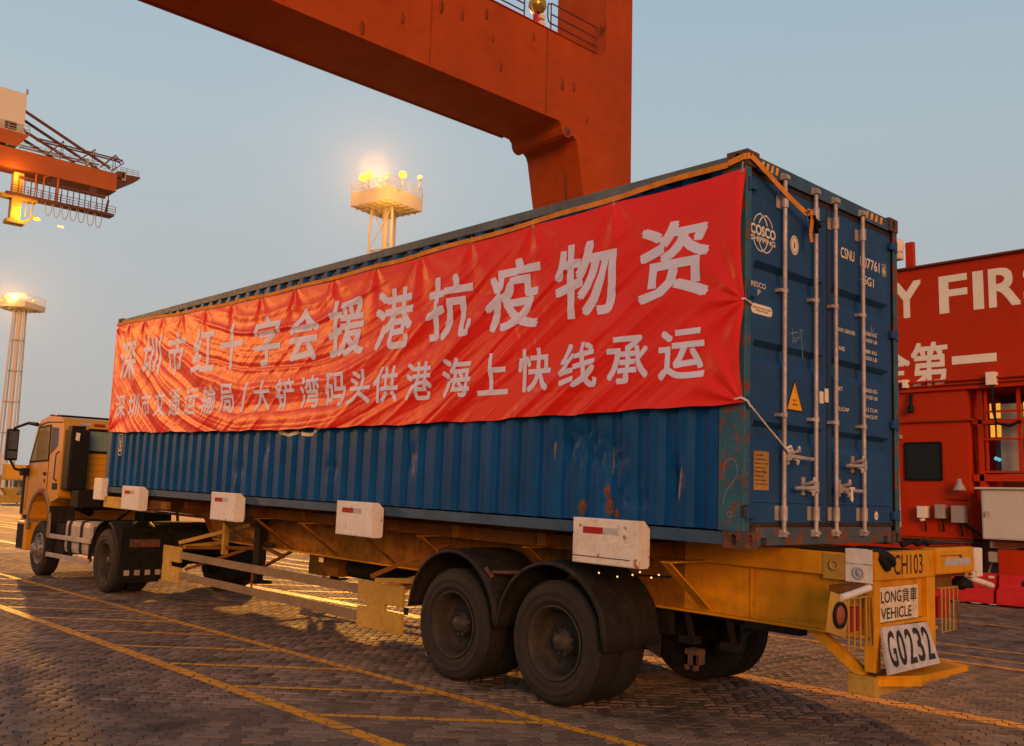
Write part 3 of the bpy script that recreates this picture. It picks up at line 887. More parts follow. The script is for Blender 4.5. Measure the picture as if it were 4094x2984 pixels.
mb.cut(); put_text(mb, "NON-WOOD FLOOR", dq(.135, .380, 1.738, 1.750, XF+.001), .01); mb.cut(); put_text(mb, "TREATED", dq(.17, .34, 1.718, 1.730, XF+.001), .01)
mb.build_each("sticker_print", M['gasket'], box, recalc=False)
mb = MB(); mb.add([(XF, .594, 1.022), (XF, .852, 1.022), (XF, .723, 1.268)], [(0, 1, 2)]); mb.build("warning_border", M['letter_black'], box, recalc=False)
mb = MB(); mb.add([(XF+.001, .614, 1.034), (XF+.001, .832, 1.034), (XF+.001, .723, 1.244)], [(0, 1, 2)]); w_ = mb.build("warning_triangle", M['warn_yellow'], box, recalc=False)
mb = MB(); put_text(mb, "9'6\"", dq(.690, .756, 1.095, 1.115, XF+.002), .01); put_text(mb, "HIGH", dq(.685, .761, 1.065, 1.085, XF+.002), .01); mb.build("warning_print", M['letter_black'], w_, recalc=False)
mb = MB(); mb.box(-.036, .168, .415, -.031, .362, .695)
pl_ = mb.build("data_plate", M['plate_gold'], box)
mb = MB()
for k, z in enumerate((.660, .630, .600, .570, .540, .510, .480, .452)): put_text(mb, ("CSC SAFETY APPROVAL", "DATE MANUFACTURED", "IDENTIFICATION NO", "MAXIMUM GROSS", "ALLOWABLE STACKING", "RACKING TEST", "OWNER", "APPROVED")[k], dq(.180, .20+.15*(.6+.4*((k*37) % 5)/4), z, z+.011, -.0302), .004)
mb.build("plate_print", M['gasket'], pl_, recalc=False)
# hand scribbles (chalk) on the doors and post
def scribble(mb, pts, w, fix):
    for a, b in zip(pts, pts[1:]):
        d = Vector((b[0]-a[0], b[1]-a[1])); 
        if d.length < 1e-6: continue
        n = Vector((-d.y, d.x)).normalized()*w/2; q = []
        for p, s_ in ((a, 1), (b, 1), (b, -1), (a, -1)): q.append(fix(p[0]+n.x*s_, p[1]+n.y*s_))
        mb.add(q, [(0, 1, 2, 3)])
fx = lambda u, v: (XF-.0002, u, v)
mb = MB()
scribble(mb, [(.655, 1.615), (.76, 1.640)], .006, fx); scribble(mb, [(.690, 1.66), (.695, 1.54), (.72, 1.60), (.73, 1.55), (.76, 1.60), (.80, 1.60), (.80, 1.67), (.835, 1.66), (.82, 1.60), (.845, 1.44)], .006, fx)
mb.cut(); scribble(mb, [(1.97, 1.80), (1.98, 1.87), (1.99, 1.80), (2.02, 1.85), (2.04, 1.80), (2.10, 1.82)], .006, fx)
fy = lambda u, v: (u, .0012, v)
scribble(mb, [(-.165+.0*k, 0) for k in range(0)], .006, fy)
mb.cut(); scribble(mb, [(-.118+.058*math.cos(a), .545+.085*math.sin(a)) for a in [R(200-14*k) for k in range(20)]] + [(-.15, .40), (-.172, .34), (-.178, .30)], .0045, fy)
mb.cut(); scribble(mb, [(-.12+.02*math.cos(a), .235+.02*math.sin(a)) for a in [k*.7 for k in range(10)]], .005, fy)
mb.build_each("chalk_mark", M['graffiti'], box, recalc=False)
mb = MB()
for (y, z), t in (((.085, 1.90), "FRESCO"), ((.09, 1.845), "KEEP")): mb.cut(); put_text(mb, t, dq(y, y+.038*len(t)*.98, z-.004, z+.036), .004)
mb.build_each("stencil_word", M['decal'], box, recalc=False)
# side marks: the lower rim of the big emblem and a small framed mark
mb = MB()
def side_y(x): return .012 + .036*corr_profile(x) - .0015
def sarc(cx, cz, rx, rz, a0, a1, w, n=60):
    pr = None
    for k in range(n+1):
        a = R(a0+(a1-a0)*k/n); x = cx+rx*math.cos(a); z = cz+rz*math.sin(a)
        x2 = cx+(rx-w)*math.cos(a); z2 = cz+(rz-w)*math.sin(a)
        cur = ((x, side_y(x), z), (x2, side_y(x2), z2))
        if pr: mb.add([pr[0], cur[0], cur[1], pr[1]], [(0, 1, 2, 3)])
        pr = cur
sarc(-6.36, 1.27, .46, .41, 200, 340, .040); sarc(-5.94, 1.27, .46, .41, 200, 340, .040)
mb.build("side_emblem", M['decal'], box, recalc=False)
mb = MB(); x0_ = -11.70
for a, b, c, d in ((0, .14, 0, .012), (0, .14, .33, .342), (0, .012, 0, .342), (.128, .14, 0, .342), (.03, .11, .21, .225), (.03, .11, .15, .165), (.03, .11, .06, .10), (.06, .08, .06, .30)):
    mb.quad((x0_+a, .006, .62+c), (x0_+b, .006, .62+c), (x0_+b, .006, .62+d), (x0_+a, .006, .62+d))
mb.build("side_mark", M['decal'], box, recalc=False)
# torn and rusty scars on the side panel
def scar(name, pts, mat):
    mb = MB()
    for cx, cz, rx, rz, seed in pts:
        mb.cut()
        n = 18; vs = []
        for k in range(n):
            a = 2*math.pi*k/n; q = 1+.55*noise.noise(Vector((math.cos(a)*1.7+seed, math.sin(a)*1.7, seed)))
            x = cx+rx*q*math.cos(a); z = cz+rz*q*math.sin(a); vs.append((x, side_y(x)+dents(x, z)-.001, z))
        vs.append((cx, side_y(cx)+dents(cx, cz)-.001, cz))
        mb.add(vs, [(k, (k+1) % n, n) for k in range(n)])
    mb.build_each(name, mat, box, recalc=False)
M['scar'] = paint("bare_scarred_steel", (0.16, 0.15, 0.145), 0.5, metal=.3, dirt=.8, dirtc=(0.10, 0.045, 0.02), rust=.5, bump=.3, scale=14)
scar("rust_patch", [(-1.275, .25, .035, .07, 1.2), (-1.21, .19, .04, .03, 2.2), (-1.56, .22, .035, .06, 5.1), (-1.30, .36, .02, .05, 3.7)], M['casting'])
scar("scrape", [(-1.265, .60, .012, .10, 1.1), (-.575, .42, .016, .09, 2.3), (-.56, .52, .010, .05, 4.4), (-1.88, .70, .012, .07, 3.1), (-3.93, .60, .014, .07, 7.7), (-3.85, .50, .012, .06, 8.2), (-7.55, .43, .012, .08, 6.3)], M['scar'])

# ------------------------------------------------------------------ the banner
TIES = [-12.08, -11.55, -10.95, -10.25, -9.55, -8.8, -8.0, -7.2, -6.35, -5.5, -4.65, -3.85, -3.05, -2.2, -1.25, -.02]
BX = [-12.15, -10.0, -8.0, -6.3, -4.5, -3.0, -1.7, -.74, 0.0]; BZ = [1.000, .965, .945, .940, .948, .961, .985, 1.003, 1.021]
def zbot(x):
    return np.interp(x, BX, BZ) + .006*np.sin(x*5.1) + .004*np.sin(x*13.0+1)
def zedge(x):
    return np.interp(x, [-12.12, -11.3, -9.8, -8.0, -6.5, -4.7, -3.0, -1.8, -.7, 0], [2.775, 2.765, 2.705, 2.665, 2.655, 2.668, 2.700, 2.720, 2.735, 2.739])
def ztop(x):
    z = zedge(x)
    t = np.array(TIES); i = np.clip(np.searchsorted(t, x)-1, 0, len(t)-2)
    u = (x-t[i])/(t[i+1]-t[i]); return z - .018*(t[i+1]-t[i])*4*u*(1-u)
_pr = np.random.RandomState(11).rand(4096)*2-1
def n1(t):
    i = np.floor(t).astype(int); f = t-i; f = f*f*(3-2*f)
    return _pr[i & 4095]*(1-f) + _pr[(i+1) & 4095]*f
def n2(x, y, s=0):
    i = np.floor(x).astype(int); j = np.floor(y).astype(int); u = x-i; v = y-j; u = u*u*(3-2*u); v = v*v*(3-2*v)
    H = lambda a, b: _pr[(a*73+b*179+s*31) & 4095]
    return (H(i, j)*(1-u)+H(i+1, j)*u)*(1-v)+(H(i, j+1)*(1-u)+H(i+1, j+1)*u)*v
def crease(t, w=.10): return -np.exp(-(n1(t)/w)**2)
def ridge(t): return 1-2*np.abs(n1(t))**.8
def cloth(x, z):
    """how far the sheet stands off the container side"""
    x = np.asarray(x, float); z = np.asarray(z, float)
    k = np.where(x < -7.0, .080, .052)
    c = z - k*(x+7.0)**2 + .10*n2(x*.55, z*.9) + .04*n2(x*1.7, z*1.6, 3)
    rightness = np.clip((x+5.0)/2.0, 0, 1)
    c2 = z*1.0 - (x)*.62 + .12*n2(x*.5+9, z*.8, 5)              # long diagonals towards the upper right corner
    midz = np.clip((2.72-z)/.5, 0, 1)*np.clip((x+12.15)/1.2, 0.25, 1)
    calm = np.clip((-.15-x)/1.5, .12, 1)
    a = .018*ridge(c*4.7) + .0045*ridge(c*9.7+40) + .0016*ridge(c*23+11) + .0055*crease(c*5.3+21, .13) + .0030*crease(c*12.0+3, .12)
    b = .025*ridge(c2*3.4+7) + .006*ridge(c2*8.3+3) + .002*ridge(c2*21+5) + .010*crease(c2*3.3+51, .10) + .0035*crease(c2*8.1+13, .12) + .004*crease(n2(x*1.1, z*1.3, 21)*3.1+z*1.7, .10)
    d = midz*calm*(a*(1-.45*rightness) + b*(.35+.65*rightness)*1.0)
    d = d + .010*n2(x*.8, z*1.2, 9) + .0015*n2(x*9, z*11, 2) + .0008*n2(x*23, z*25, 4)
    # gathers fanning out below every tie
    zt = zedge(x)
    for i, t in enumerate(TIES):
        dx = x-t; dz = zt-z+.03; rr = np.sqrt(dx*dx+dz*dz)
        an = np.arctan2(dx, dz); fall = np.exp(-rr/.42)*np.clip(rr/.10, 0, 1)
        d = d + .020*fall*np.cos(an*(5.0+(i*7 % 3))+i*1.3)*np.clip(1.2-np.abs(an), 0, 1)
    for (ax, az, s_, m_) in ((0, 1.02, .55, 11), (0, 1.76, .45, 10), (-12.12, 1.0, .6, 9), (-12.12, 2.75, .8, 8)):
        dx = x-ax; dz = z-az; rr = np.sqrt(dx*dx+dz*dz); an = np.arctan2(dz, dx)
        d = d + .013*np.exp(-rr/s_)*np.clip(rr/.08, 0, 1)*np.cos(an*m_+1.0)
    edge = np.clip((zt-z)/.12, 0, 1)*.7+.3
    side = np.clip(-x/.06, 0, 1)*np.clip((x+12.13)/.06, 0, 1)
    return .020 + (d+.016)*edge*(.25+.75*side) + .012*np.clip((z-.95)/.3, 0, 1)*0
def ypos(x, z): return -.006 - np.maximum(cloth(x, z), .004)
NX, NZ = 900, 150
sx = np.linspace(-12.135, .004, NX); st = np.linspace(0, 1, NZ)
X = np.repeat(sx[None, :], NZ, 0); T = np.repeat(st[:, None], NX, 1)
Zb = zbot(sx)[None, :]; Zt = ztop(sx)[None, :]
Z = Zb + (Zt-Zb)*T
# the sheet pulls in a little at its free right edge
X = X + np.where(X > -.5, (X+.5)/.5, 0)*(-.035*np.sin(np.pi*np.clip((Z-1.05)/.70, 0, 1))*(Z < 1.76) - .03*np.sin(np.pi*np.clip((Z-1.76)/.95, 0, 1))*(Z >= 1.76))
Y = ypos(X, Z)
co = np.stack([X, Y, Z], -1).reshape(-1, 3)
me = bpy.data.meshes.new("banner")
me.vertices.add(len(co)); me.vertices.foreach_set("co", co.ravel())
ii = (np.arange(NZ-1)[:, None]*NX + np.arange(NX-1)[None, :]).ravel()
q = np.stack([ii, ii+1, ii+NX+1, ii+NX], 1)
me.loops.add(q.size); me.loops.foreach_set("vertex_index", q.ravel())
me.polygons.add(len(q)); me.polygons.foreach_set("loop_start", np.arange(len(q))*4)
me.polygons.foreach_set("use_smooth", np.ones(len(q), bool)); me.update(calc_edges=True)
def cloth_mat(name, col, rough, spec):
    m, nt, bs = new_mat(name); L = nt.links
    c = mixc(nt, noise_tex(nt, 1.4, 4), tuple(x*.85 for x in col), tuple(min(1, x*1.15) for x in col))
    L.new(c, bs.inputs["Base Color"])
    bs.inputs["Roughness"].default_value = rough; bs.inputs["Specular IOR Level"].default_value = spec
    bp = N(nt, "ShaderNodeBump"); bp.inputs["Strength"].default_value = .12; bp.inputs["Distance"].default_value = .004
    L.new(noise_tex(nt, 34, 4), bp.inputs["Height"]); L.new(bp.outputs[0], bs.inputs["Normal"])
    return m
M['banner'] = cloth_mat("red_banner_vinyl", (0.66, 0.015, 0.007), .43, .24)
M['banner_print'] = cloth_mat("white_print", (0.60, 0.60, 0.76), .55, .2)
me.materials.append(M['banner'])
banner = add_obj("banner", me); put_rig(banner); ORG[banner.name] = None
tag(banner, "wrinkled red banner with two rows of white Chinese characters hung along the container side", "banner")

def islands(bm):
    left = set(range(len(bm.verts))); bm.verts.ensure_lookup_table()
    while left:
        st = [left.pop()]; comp = list(st)
        while st:
            v = bm.verts[st.pop()]
            for e in v.link_edges:
                o = e.other_vert(v).index
                if o in left: left.discard(o); comp.append(o); st.append(o)
        yield comp
def on_cloth(mb, txt, x0, x1, z0, z1, bold, step=.022):
    """one character laid on the sheet: its outline is cut along a fine grid, then pressed on the folds"""
    V, F = glyph_mesh(txt, bold)
    bm = bmesh.new()
    vs = [bm.verts.new((x0+u*(x1-x0), 0, z0+v*(z1-z0))) for u, v in V]
    for f in F:
        try: bm.faces.new([vs[i] for i in f])
        except ValueError: pass
    for ax, a, b in ((0, x0, x1), (2, z0, z1)):
        n = int((b-a)/step)
        for k in range(1, n):
            co_ = Vector((0, 0, 0)); co_[ax] = a+(b-a)*k/n; no = Vector((0, 0, 0)); no[ax] = 1
            bmesh.ops.bisect_plane(bm, geom=bm.verts[:]+bm.edges[:]+bm.faces[:], plane_co=co_, plane_no=no, dist=1e-6)
    bm.verts.index_update()
    xs = np.array([v.co.x for v in bm.verts]); zs = np.array([v.co.z for v in bm.verts])
    ys = ypos(xs, zs) - .0028
    if bold > 0:
        lay = np.zeros(len(xs)); seen = {}
        for gi, comp in enumerate(islands(bm)):
            for i in comp: lay[i] = gi
        ys = ys - .00012*(lay % 11)
    mb.add(list(zip(xs, ys, zs)), [[v.index for v in f.verts] for f in bm.faces], True)
    bm.free()
row1 = "深圳市红十字会援港抗疫物资"
r1x = [(-11.80, -11.13), (-10.86, -10.22), (-9.98, -9.36), (-9.10, -8.42), (-8.24, -7.58), (-7.28, -6.62), (-6.42, -5.72), (-5.50, -4.80), (-4.59, -3.91), (-3.67, -2.99), (-2.76, -2.07), (-1.88, -1.19), (-.96, -.29)]
r1z = [(1.84+.0*k, 2.46) for k in range(13)]
for k, z in ((12, (1.83, 2.45)), (11, (1.80, 2.44)), (10, (1.77, 2.43)), (9, (1.76, 2.41)), (8, (1.74, 2.39)), (7, (1.74, 2.39)), (6, (1.74, 2.38)), (5, (1.75, 2.38)), (4, (1.76, 2.39)), (3, (1.78, 2.41)), (2, (1.80, 2.43)), (1, (1.82, 2.46)), (0, (1.83, 2.47))): r1z[k] = z
mb = MB()
for ch, (a, b), (c, d) in zip(row1, r1x, r1z): mb.cut(); on_cloth(mb, ch, a, b, c, d, .020)
mb.build_each("large_character", M['banner_print'], banner, recalc=False)
row2 = "深圳市交通运输局/大铲湾码头供港海上快线承运"
r2x = [(-11.88, -11.46), (-11.34, -10.92), (-10.82, -10.42), (-10.29, -9.88), (-9.76, -9.34), (-9.22, -8.80), (-8.68, -8.26), (-8.14, -7.74), (-7.54, -7.36), (-7.18, -6.76), (-6.62, -6.19), (-6.05, -5.63), (-5.51, -5.09), (-5.02, -4.58), (-4.53, -4.10), (-3.96, -3.54), (-3.38, -2.96), (-2.88, -2.47), (-2.34, -1.93), (-1.81, -1.39), (-1.28, -.85), (-.75, -.32)]
mb = MB()
for i, (ch, (a, b)) in enumerate(zip(row2, r2x)):
    c = 1.215 - .035*math.sin(math.pi*i/21); mb.cut(); on_cloth(mb, ch, a, b, c, c+.385, .018, .020)
mb.build_each("small_character", M['banner_print'], banner, recalc=False)
# hem cord and eyelets along the top
mb = MB()
for t in TIES:
    mb.cut(); zt_ = float(zedge(t)); mb.lathe([(.008, 0), (.016, 0), (.016, -.003), (.008, -.003)], (t, -.034, zt_-.02), 'Y', 10)
    mb.tube([(t, -.036, zt_-.01), (t+.005, -.034, zt_+.05)], .004, 6)
mb.build_each("eyelet", M['galv'], banner)

# orange ratchet strap along the top edge and over the rear corner
mb = MB(); pts = []
for k in range(61):
    x = -12.13 + (12.13-.14)*k/60; zt_ = float(zedge(x))
    pts.append((x, -.044+.004*math.sin(k*1.3), zt_+.010+.006*math.sin(k*.9)+(.045*max(0, (x+2.4)/2.3))))
mb.strip(pts, .044, (0, 0, 1), .003)
mb.strip([(-.14, -.038, 2.800), (-.02, -.020, 2.832), (.012, .02, 2.842)], .046, (0, 0, 1), .003)
p0, p1 = Vector((.014, .030, 2.842)), Vector((.060, .735, 2.560))
mb.strip([p0.lerp(p1, t)+Vector((.004*math.sin(t*6), 0, -.01*math.sin(math.pi*t))) for t in [k/8 for k in range(9)]], .048, (0, .37, .93), .003)
mb.strip([(.060, .715, 2.560), (.085, .745, 2.580), (.085, .775, 2.560), (.080, .775, 2.48), (.075, .765, 2.41), (.078, .780, 2.34)], .046, (0, 1, 0.1), .003)
strap = mb.build("ratchet_strap", M['strap']); put_rig(strap)
tag(strap, "orange webbing strap along the banner top, its tail hanging on the left door", "strap")
mb = MB(); mb.bar((.07, .78, 2.545), (.05, .935, 2.500), .05, .030); mb.bar((.09, .80, 2.50), (.075, .955, 2.545), .045, .012); mb.tube([(.05, .79, 2.54), (.10, .79, 2.54)], .016, 8)
mb.bar((.075, .83, 2.52), (.055, .90, 2.44), .03, .02)
mb.build("ratchet_buckle", M['black'], strap, bevel=.003)
# pale cords
mb = MB()
mb.tube([(-.06, -.045, 1.045), (.0, -.052, 1.055), (.03, -.02, 1.035), (.02, .03, 1.00)], .009, 8)
mb.tube([(.02, .03, 1.01), (.03, .26, .86), (.035, .47, .735)], .0065, 8)
mb.tube([(.033, .46, .745), (.05, .50, .70), (.02, .53, .69), (.045, .55, .72), (.03, .48, .725), (.05, .52, .745), (.035, .58, .70)], .012, 8)
cord = mb.build("tie_cord", M['rope']); put_rig(cord)
tag(cord, "thin pale cord from the banner's lower rear corner knotted to the left door handle", "cord")
mb = MB(); mb.tube([(-.01, -.045, 1.765), (.01, -.03, 1.770), (.018, .03, 1.745), (.01, .055, 1.735), (.015, .03, 1.76)], .006, 8)
cord2 = mb.build("tie_cord", M['rope']); put_rig(cord2)
tag(cord2, "short pale cord tying the banner's edge to the corner post halfway up", "cord")
# ------------------------------------------------------------------ the semi-trailer (same tilted frame as the container)
tr = thing("semi_trailer", (0, 0, 0), "long yellow skeletal container trailer with twin rear axles, side guards and white guide boxes", "trailer", rig=True)
Y_ = M['yellow']; YS = M['yellow_shade']
for ys, s_ in ((.70, 1), (1.738, -1)):
    mb = MB()
    mb.prism([(.59, -.02), (.59, -.565), (-1.05, -.565), (-1.05, -.02)], 'Y', ys+s_*.045, ys+s_*.057)
    mb.build("beam_web", Y_, tr)
    mb = MB(); mb.prism([(-1.052, -.02), (-1.052, -.565), (-9.55, -.565), (-9.85, -.27), (-12.15, -.24), (-12.15, -.02)], 'Y', ys+s_*.046, ys+s_*.056)
    mb.build("beam_web", M['beam_yellow_shaded'], tr)
    mb = MB(); mb.box(-9.5, ys-.02*s_, -.585, .59, ys+s_*.12, -.565); mb.build("lower_flange", Y_, tr, bevel=.003)
    mb = MB(); mb.box(-1.02, ys+s_*.0, -.175, .385, ys+s_*.040, -.008); mb.build("upper_rail", Y_, tr, bevel=.004)
    mb = MB(); mb.box(-12.15, ys+s_*.0, -.17, -1.03, ys+s_*.038, -.010); mb.build("upper_rail", M['beam_yellow_shaded'], tr, bevel=.004)
    mb = MB(); mb.box(-9.95, ys-.02*s_, -.295, -12.15, ys+s_*.12, -.272); mb.bar((-9.86, ys+s_*.05, -.285), (-9.52, ys+s_*.05, -.575), .14, .02)
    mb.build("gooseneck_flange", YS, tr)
    for x in (-.42, .28): 
        mb = MB(); mb.box(x, ys+s_*.036, -.56, x+.012, ys+s_*.045, -.18); mb.build("web_stiffener", Y_, tr)
# cross members and outriggers to the container's sides
for x in (-12.0, -10.65, -9.7, -8.55, -7.6, -6.4, -5.4, -4.62, -3.5, -2.3, -1.16):
    mb = MB(); mb.box(x-.05, .30, -.150, x+.05, .698, -.030); mb.box(x-.05, 1.740, -.150, x+.05, 2.398, -.030); mb.box(x-.05, .76, -.20, x+.05, 1.68, -.03)
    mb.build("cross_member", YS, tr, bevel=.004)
# outer side channel just under the container
for y0 in (.045, 2.33):
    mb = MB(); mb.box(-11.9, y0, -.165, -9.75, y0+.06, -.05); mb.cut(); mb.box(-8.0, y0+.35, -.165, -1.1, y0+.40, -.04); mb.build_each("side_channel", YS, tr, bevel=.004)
# gussets
for x in (-.80, -2.35, -3.9, -5.0, -6.2, -7.3, -8.45):
    for y0, y1 in ((.16, .70), (2.278, 1.738)):
        mb = MB(); mb.bar((x-.0, y0, -.16), (x-.0, y1, -.54), .012, .09, up=(1, 0, 0)); mb.box(x-.045, min(y0, y1), -.165, x+.045, max(y0, y1), -.155)
        mb.build("gusset", Y_ if x > -1 else M['beam_yellow_shaded'], tr)
# triangular web plates near the landing gear
mb = MB(); mb.prism([(-8.9, -.20), (-7.7, -.20), (-8.1, -.38)], 'Y', .690, .697); mb.build("web_plate", YS, tr)
# corner bolsters and white guide boxes
def guide(x0, x1, y0=-.15, y1=-.012, z0=-.205, z1=.150, mat='white_box', far=False):
    mb = MB()
    prof = [(y0, z0), (y0, z1-.01), (y0+.035*(1 if y1 > y0 else -1), z1), (y1-.0, z1-.035), (y1, z1-.10), (y1, z0)]
    if not far: prof = [(y0, z0), (y0, z1), (y0+.07, z1), (y1, z1-.06), (y1, z0+.02), (y1-.02, z0)]
    mb.prism(prof, 'X', x0, x1)
    g = mb.build("guide_box", M[mat], tr, bevel=.012, seg=2)
    yy = y0-.002 if not far else y0+.002
    w = x1-x0
    mb = MB(); mb.box(x0+w*.16, yy, .030, x0+w*.47, y0, .082); mb.build("red_reflector", M['red_refl'], g)
    mb = MB(); mb.box(x0+w*.475, yy, .030, x0+w*.70, y0, .082); mb.build("grey_reflector", M['grey_refl'], g)
    mb = MB(); mb.box(x0+.1, y1, -.16, x0+.2, .06*1 if not far else 2.39, -.06); mb.box(x1-.2, y1, -.16, x1-.1, .06 if not far else 2.39, -.06); mb.build("box_bracket", YS, g)
    return g
gb = guide(-1.485, -.820, mat='white_rust'); tag(gb, "rust-streaked guide box, the rearmost one")
mb = MB(); mb.box(-1.48, -.156, -.150, -.90, -.150, -.144); mb.build("lower_lip", M['casting'], gb)
for x in (-4.945, -7.93, -10.98): guide(x, x+.665)
for x in (-1.485, -4.945, -7.93, -10.98): guide(x, x+.665, 2.588, 2.450, far=True)
mb = MB(); mb.rbox(-12.36, -.10, -.11, -12.02, .02, .245, .02); mb.box(-12.30, -.104, .0, -12.05, -.10, .03); mb.build("front_bolster", M['white_rust'], tr)
mb = MB(); mb.rbox(-12.05, -.03, -.22, -11.05, .10, -.045, .01); mb.build("bolster_arm", M['yellow_pale'], tr)
mb = MB(); mb.rbox(-12.36, 2.42, -.11, -12.02, 2.54, .245, .02); mb.build("front_bolster", M['white_rust'], tr)
# deck chequer plates above the crossbeam behind the container
mb = MB(); mb.box(.02, .70, -.006, .56, .86, .004); mb.cut(); mb.box(.02, 1.58, -.006, .56, 1.74, .004); mb.build_each("deck_strip", M['dark'], tr)
mb = MB()
for y in (.88, 1.0, 1.2, 1.4, 1.5): mb.cut(); mb.tube([(-.05, y, -.012), (.52, y+.02, -.004)], .014, 6)
mb.build_each("air_line", M['black'], tr)

# landing gear
for y in (.62, 1.82):
    mb = MB(); mb.box(-8.05, y-.06, -.95, -7.90, y+.06, -.20); mb.box(-8.03, y-.045, -1.02, -7.92, y+.045, -.90); mb.box(-8.12, y-.13, -1.05, -7.82, y+.13, -1.02); mb.box(-8.0, y-.02, -.55, -7.6, y+.02, -.50)
    mb.build("landing_leg", M['dark'], tr, bevel=.005)
mb = MB(); mb.tube([(-7.97, .62, -.45), (-7.97, 1.82, -.45)], .03, 8); mb.cut(); mb.bar((-7.95, .65, -.85), (-7.3, .76, -.56), .05, .03); mb.cut(); mb.bar((-7.95, 1.8, -.85), (-7.3, 1.7, -.56), .05, .03); mb.cut(); mb.box(-6.9, .95, -.85, -6.55, 1.4, -.55)
mb.build_each("landing_brace", YS, tr)
mb = MB(); mb.tube([(-6.35, 1.05, -.72), (-5.55, 1.05, -.72)], .12, 16); mb.cut(); mb.tube([(-6.2, 1.45, -.72), (-5.6, 1.45, -.72)], .10, 16); mb.box(-6.1, .95, -.72, -5.9, 1.55, -.56)
mb.build_each("air_tank", M['dark'], tr)
mb = MB(); mb.tube([(-5.5, 1.2, -.70), (-3.6, 1.2, -.85)], .035, 8); mb.build("brake_pipe", M['dark'], tr)
# side guards
def wing_plate(x0, x1, y, z0, z1, cut):
    """upright plate with two broad wings, narrowed in the middle"""
    w = x1-x0; h = z1-z0; a, b = cut
    p = [(x0, z0), (x1, z0), (x1, z0+h*.43), (x0+w*b, z0+h*.43), (x0+w*b, z0+h*.57), (x1, z0+h*.57), (x1, z1), (x0, z1), (x0, z0+h*.57), (x0+w*a, z0+h*.57), (x0+w*a, z0+h*.43), (x0, z0+h*.43)]
    mb = MB(); mb.prism(p, 'Y', y, y+.035)
    return mb
for y, s_ in ((.0, 1), (2.438, -1)):
    yy = y if s_ > 0 else y-.035
    p = wing_plate(-9.64, -9.08, yy, -1.14, -.655, (.02, .42)).build("guard_plate", M['yellow_pale'], tr, bevel=.005)
    wing_plate(-4.685, -3.905, yy, -1.125, -.665, (.22, .62)).build("guard_plate", M['yellow_pale'], tr, bevel=.005)
    for z in (-.76, -1.035):
        mb = MB(); mb.box(-9.07, y+s_*.004, z-.048, -4.69, y+s_*.034, z+.048); mb.build("guard_rail", M['guard_grey'], tr, bevel=.004)
    for x in (-7.05,):
        mb = MB(); mb.box(x-.012, y+s_*.0302, -1.07, x+.012, y+s_*.045, -.72); mb.build("rail_joint", YS, tr)
    # stays to the frame
    i_ = lambda v: y+s_*v
    for a, b, w in (((-9.25, i_(.06), -.60), (-8.35, i_(.66), -.30), .05), ((-9.30, i_(.08), -.665), (-8.1, i_(.66), -.60), .045), ((-9.2, i_(.10), -.655), (-9.2, i_(.70), -.60), .05),
                    ((-9.0, i_(.06), -.95), (-8.3, i_(.62), -.62), .04), ((-8.60, i_(.42), -.18), (-8.60, i_(.42), -.72), .07), ((-8.35, i_(.62), -.50), (-7.4, i_(.66), -.66), .04),
                    ((-4.55, i_(.06), -.62), (-4.0, i_(.66), -.24), .045), ((-4.45, i_(.06), -.65), (-3.75, i_(.30), -.60), .05), ((-4.2, i_(.05), -.68), (-4.2, i_(.70), -.56), .05), ((-4.0, i_(.05), -.70), (-3.65, i_(.40), -.52), .04)):
        mb = MB(); mb.bar(a, b, w, w); mb.build("guard_stay", M['yellow_pale'] if w > .045 else YS, tr)
    mb = MB(); mb.box(-4.42, y+s_*.036, -.98, -4.30, y+s_*.10, -.86); mb.cut(); mb.box(-3.92, y+s_*.036, -.93, -3.86, y+s_*.05, -.86); mb.build_each("guard_bracket", M['black'], tr)

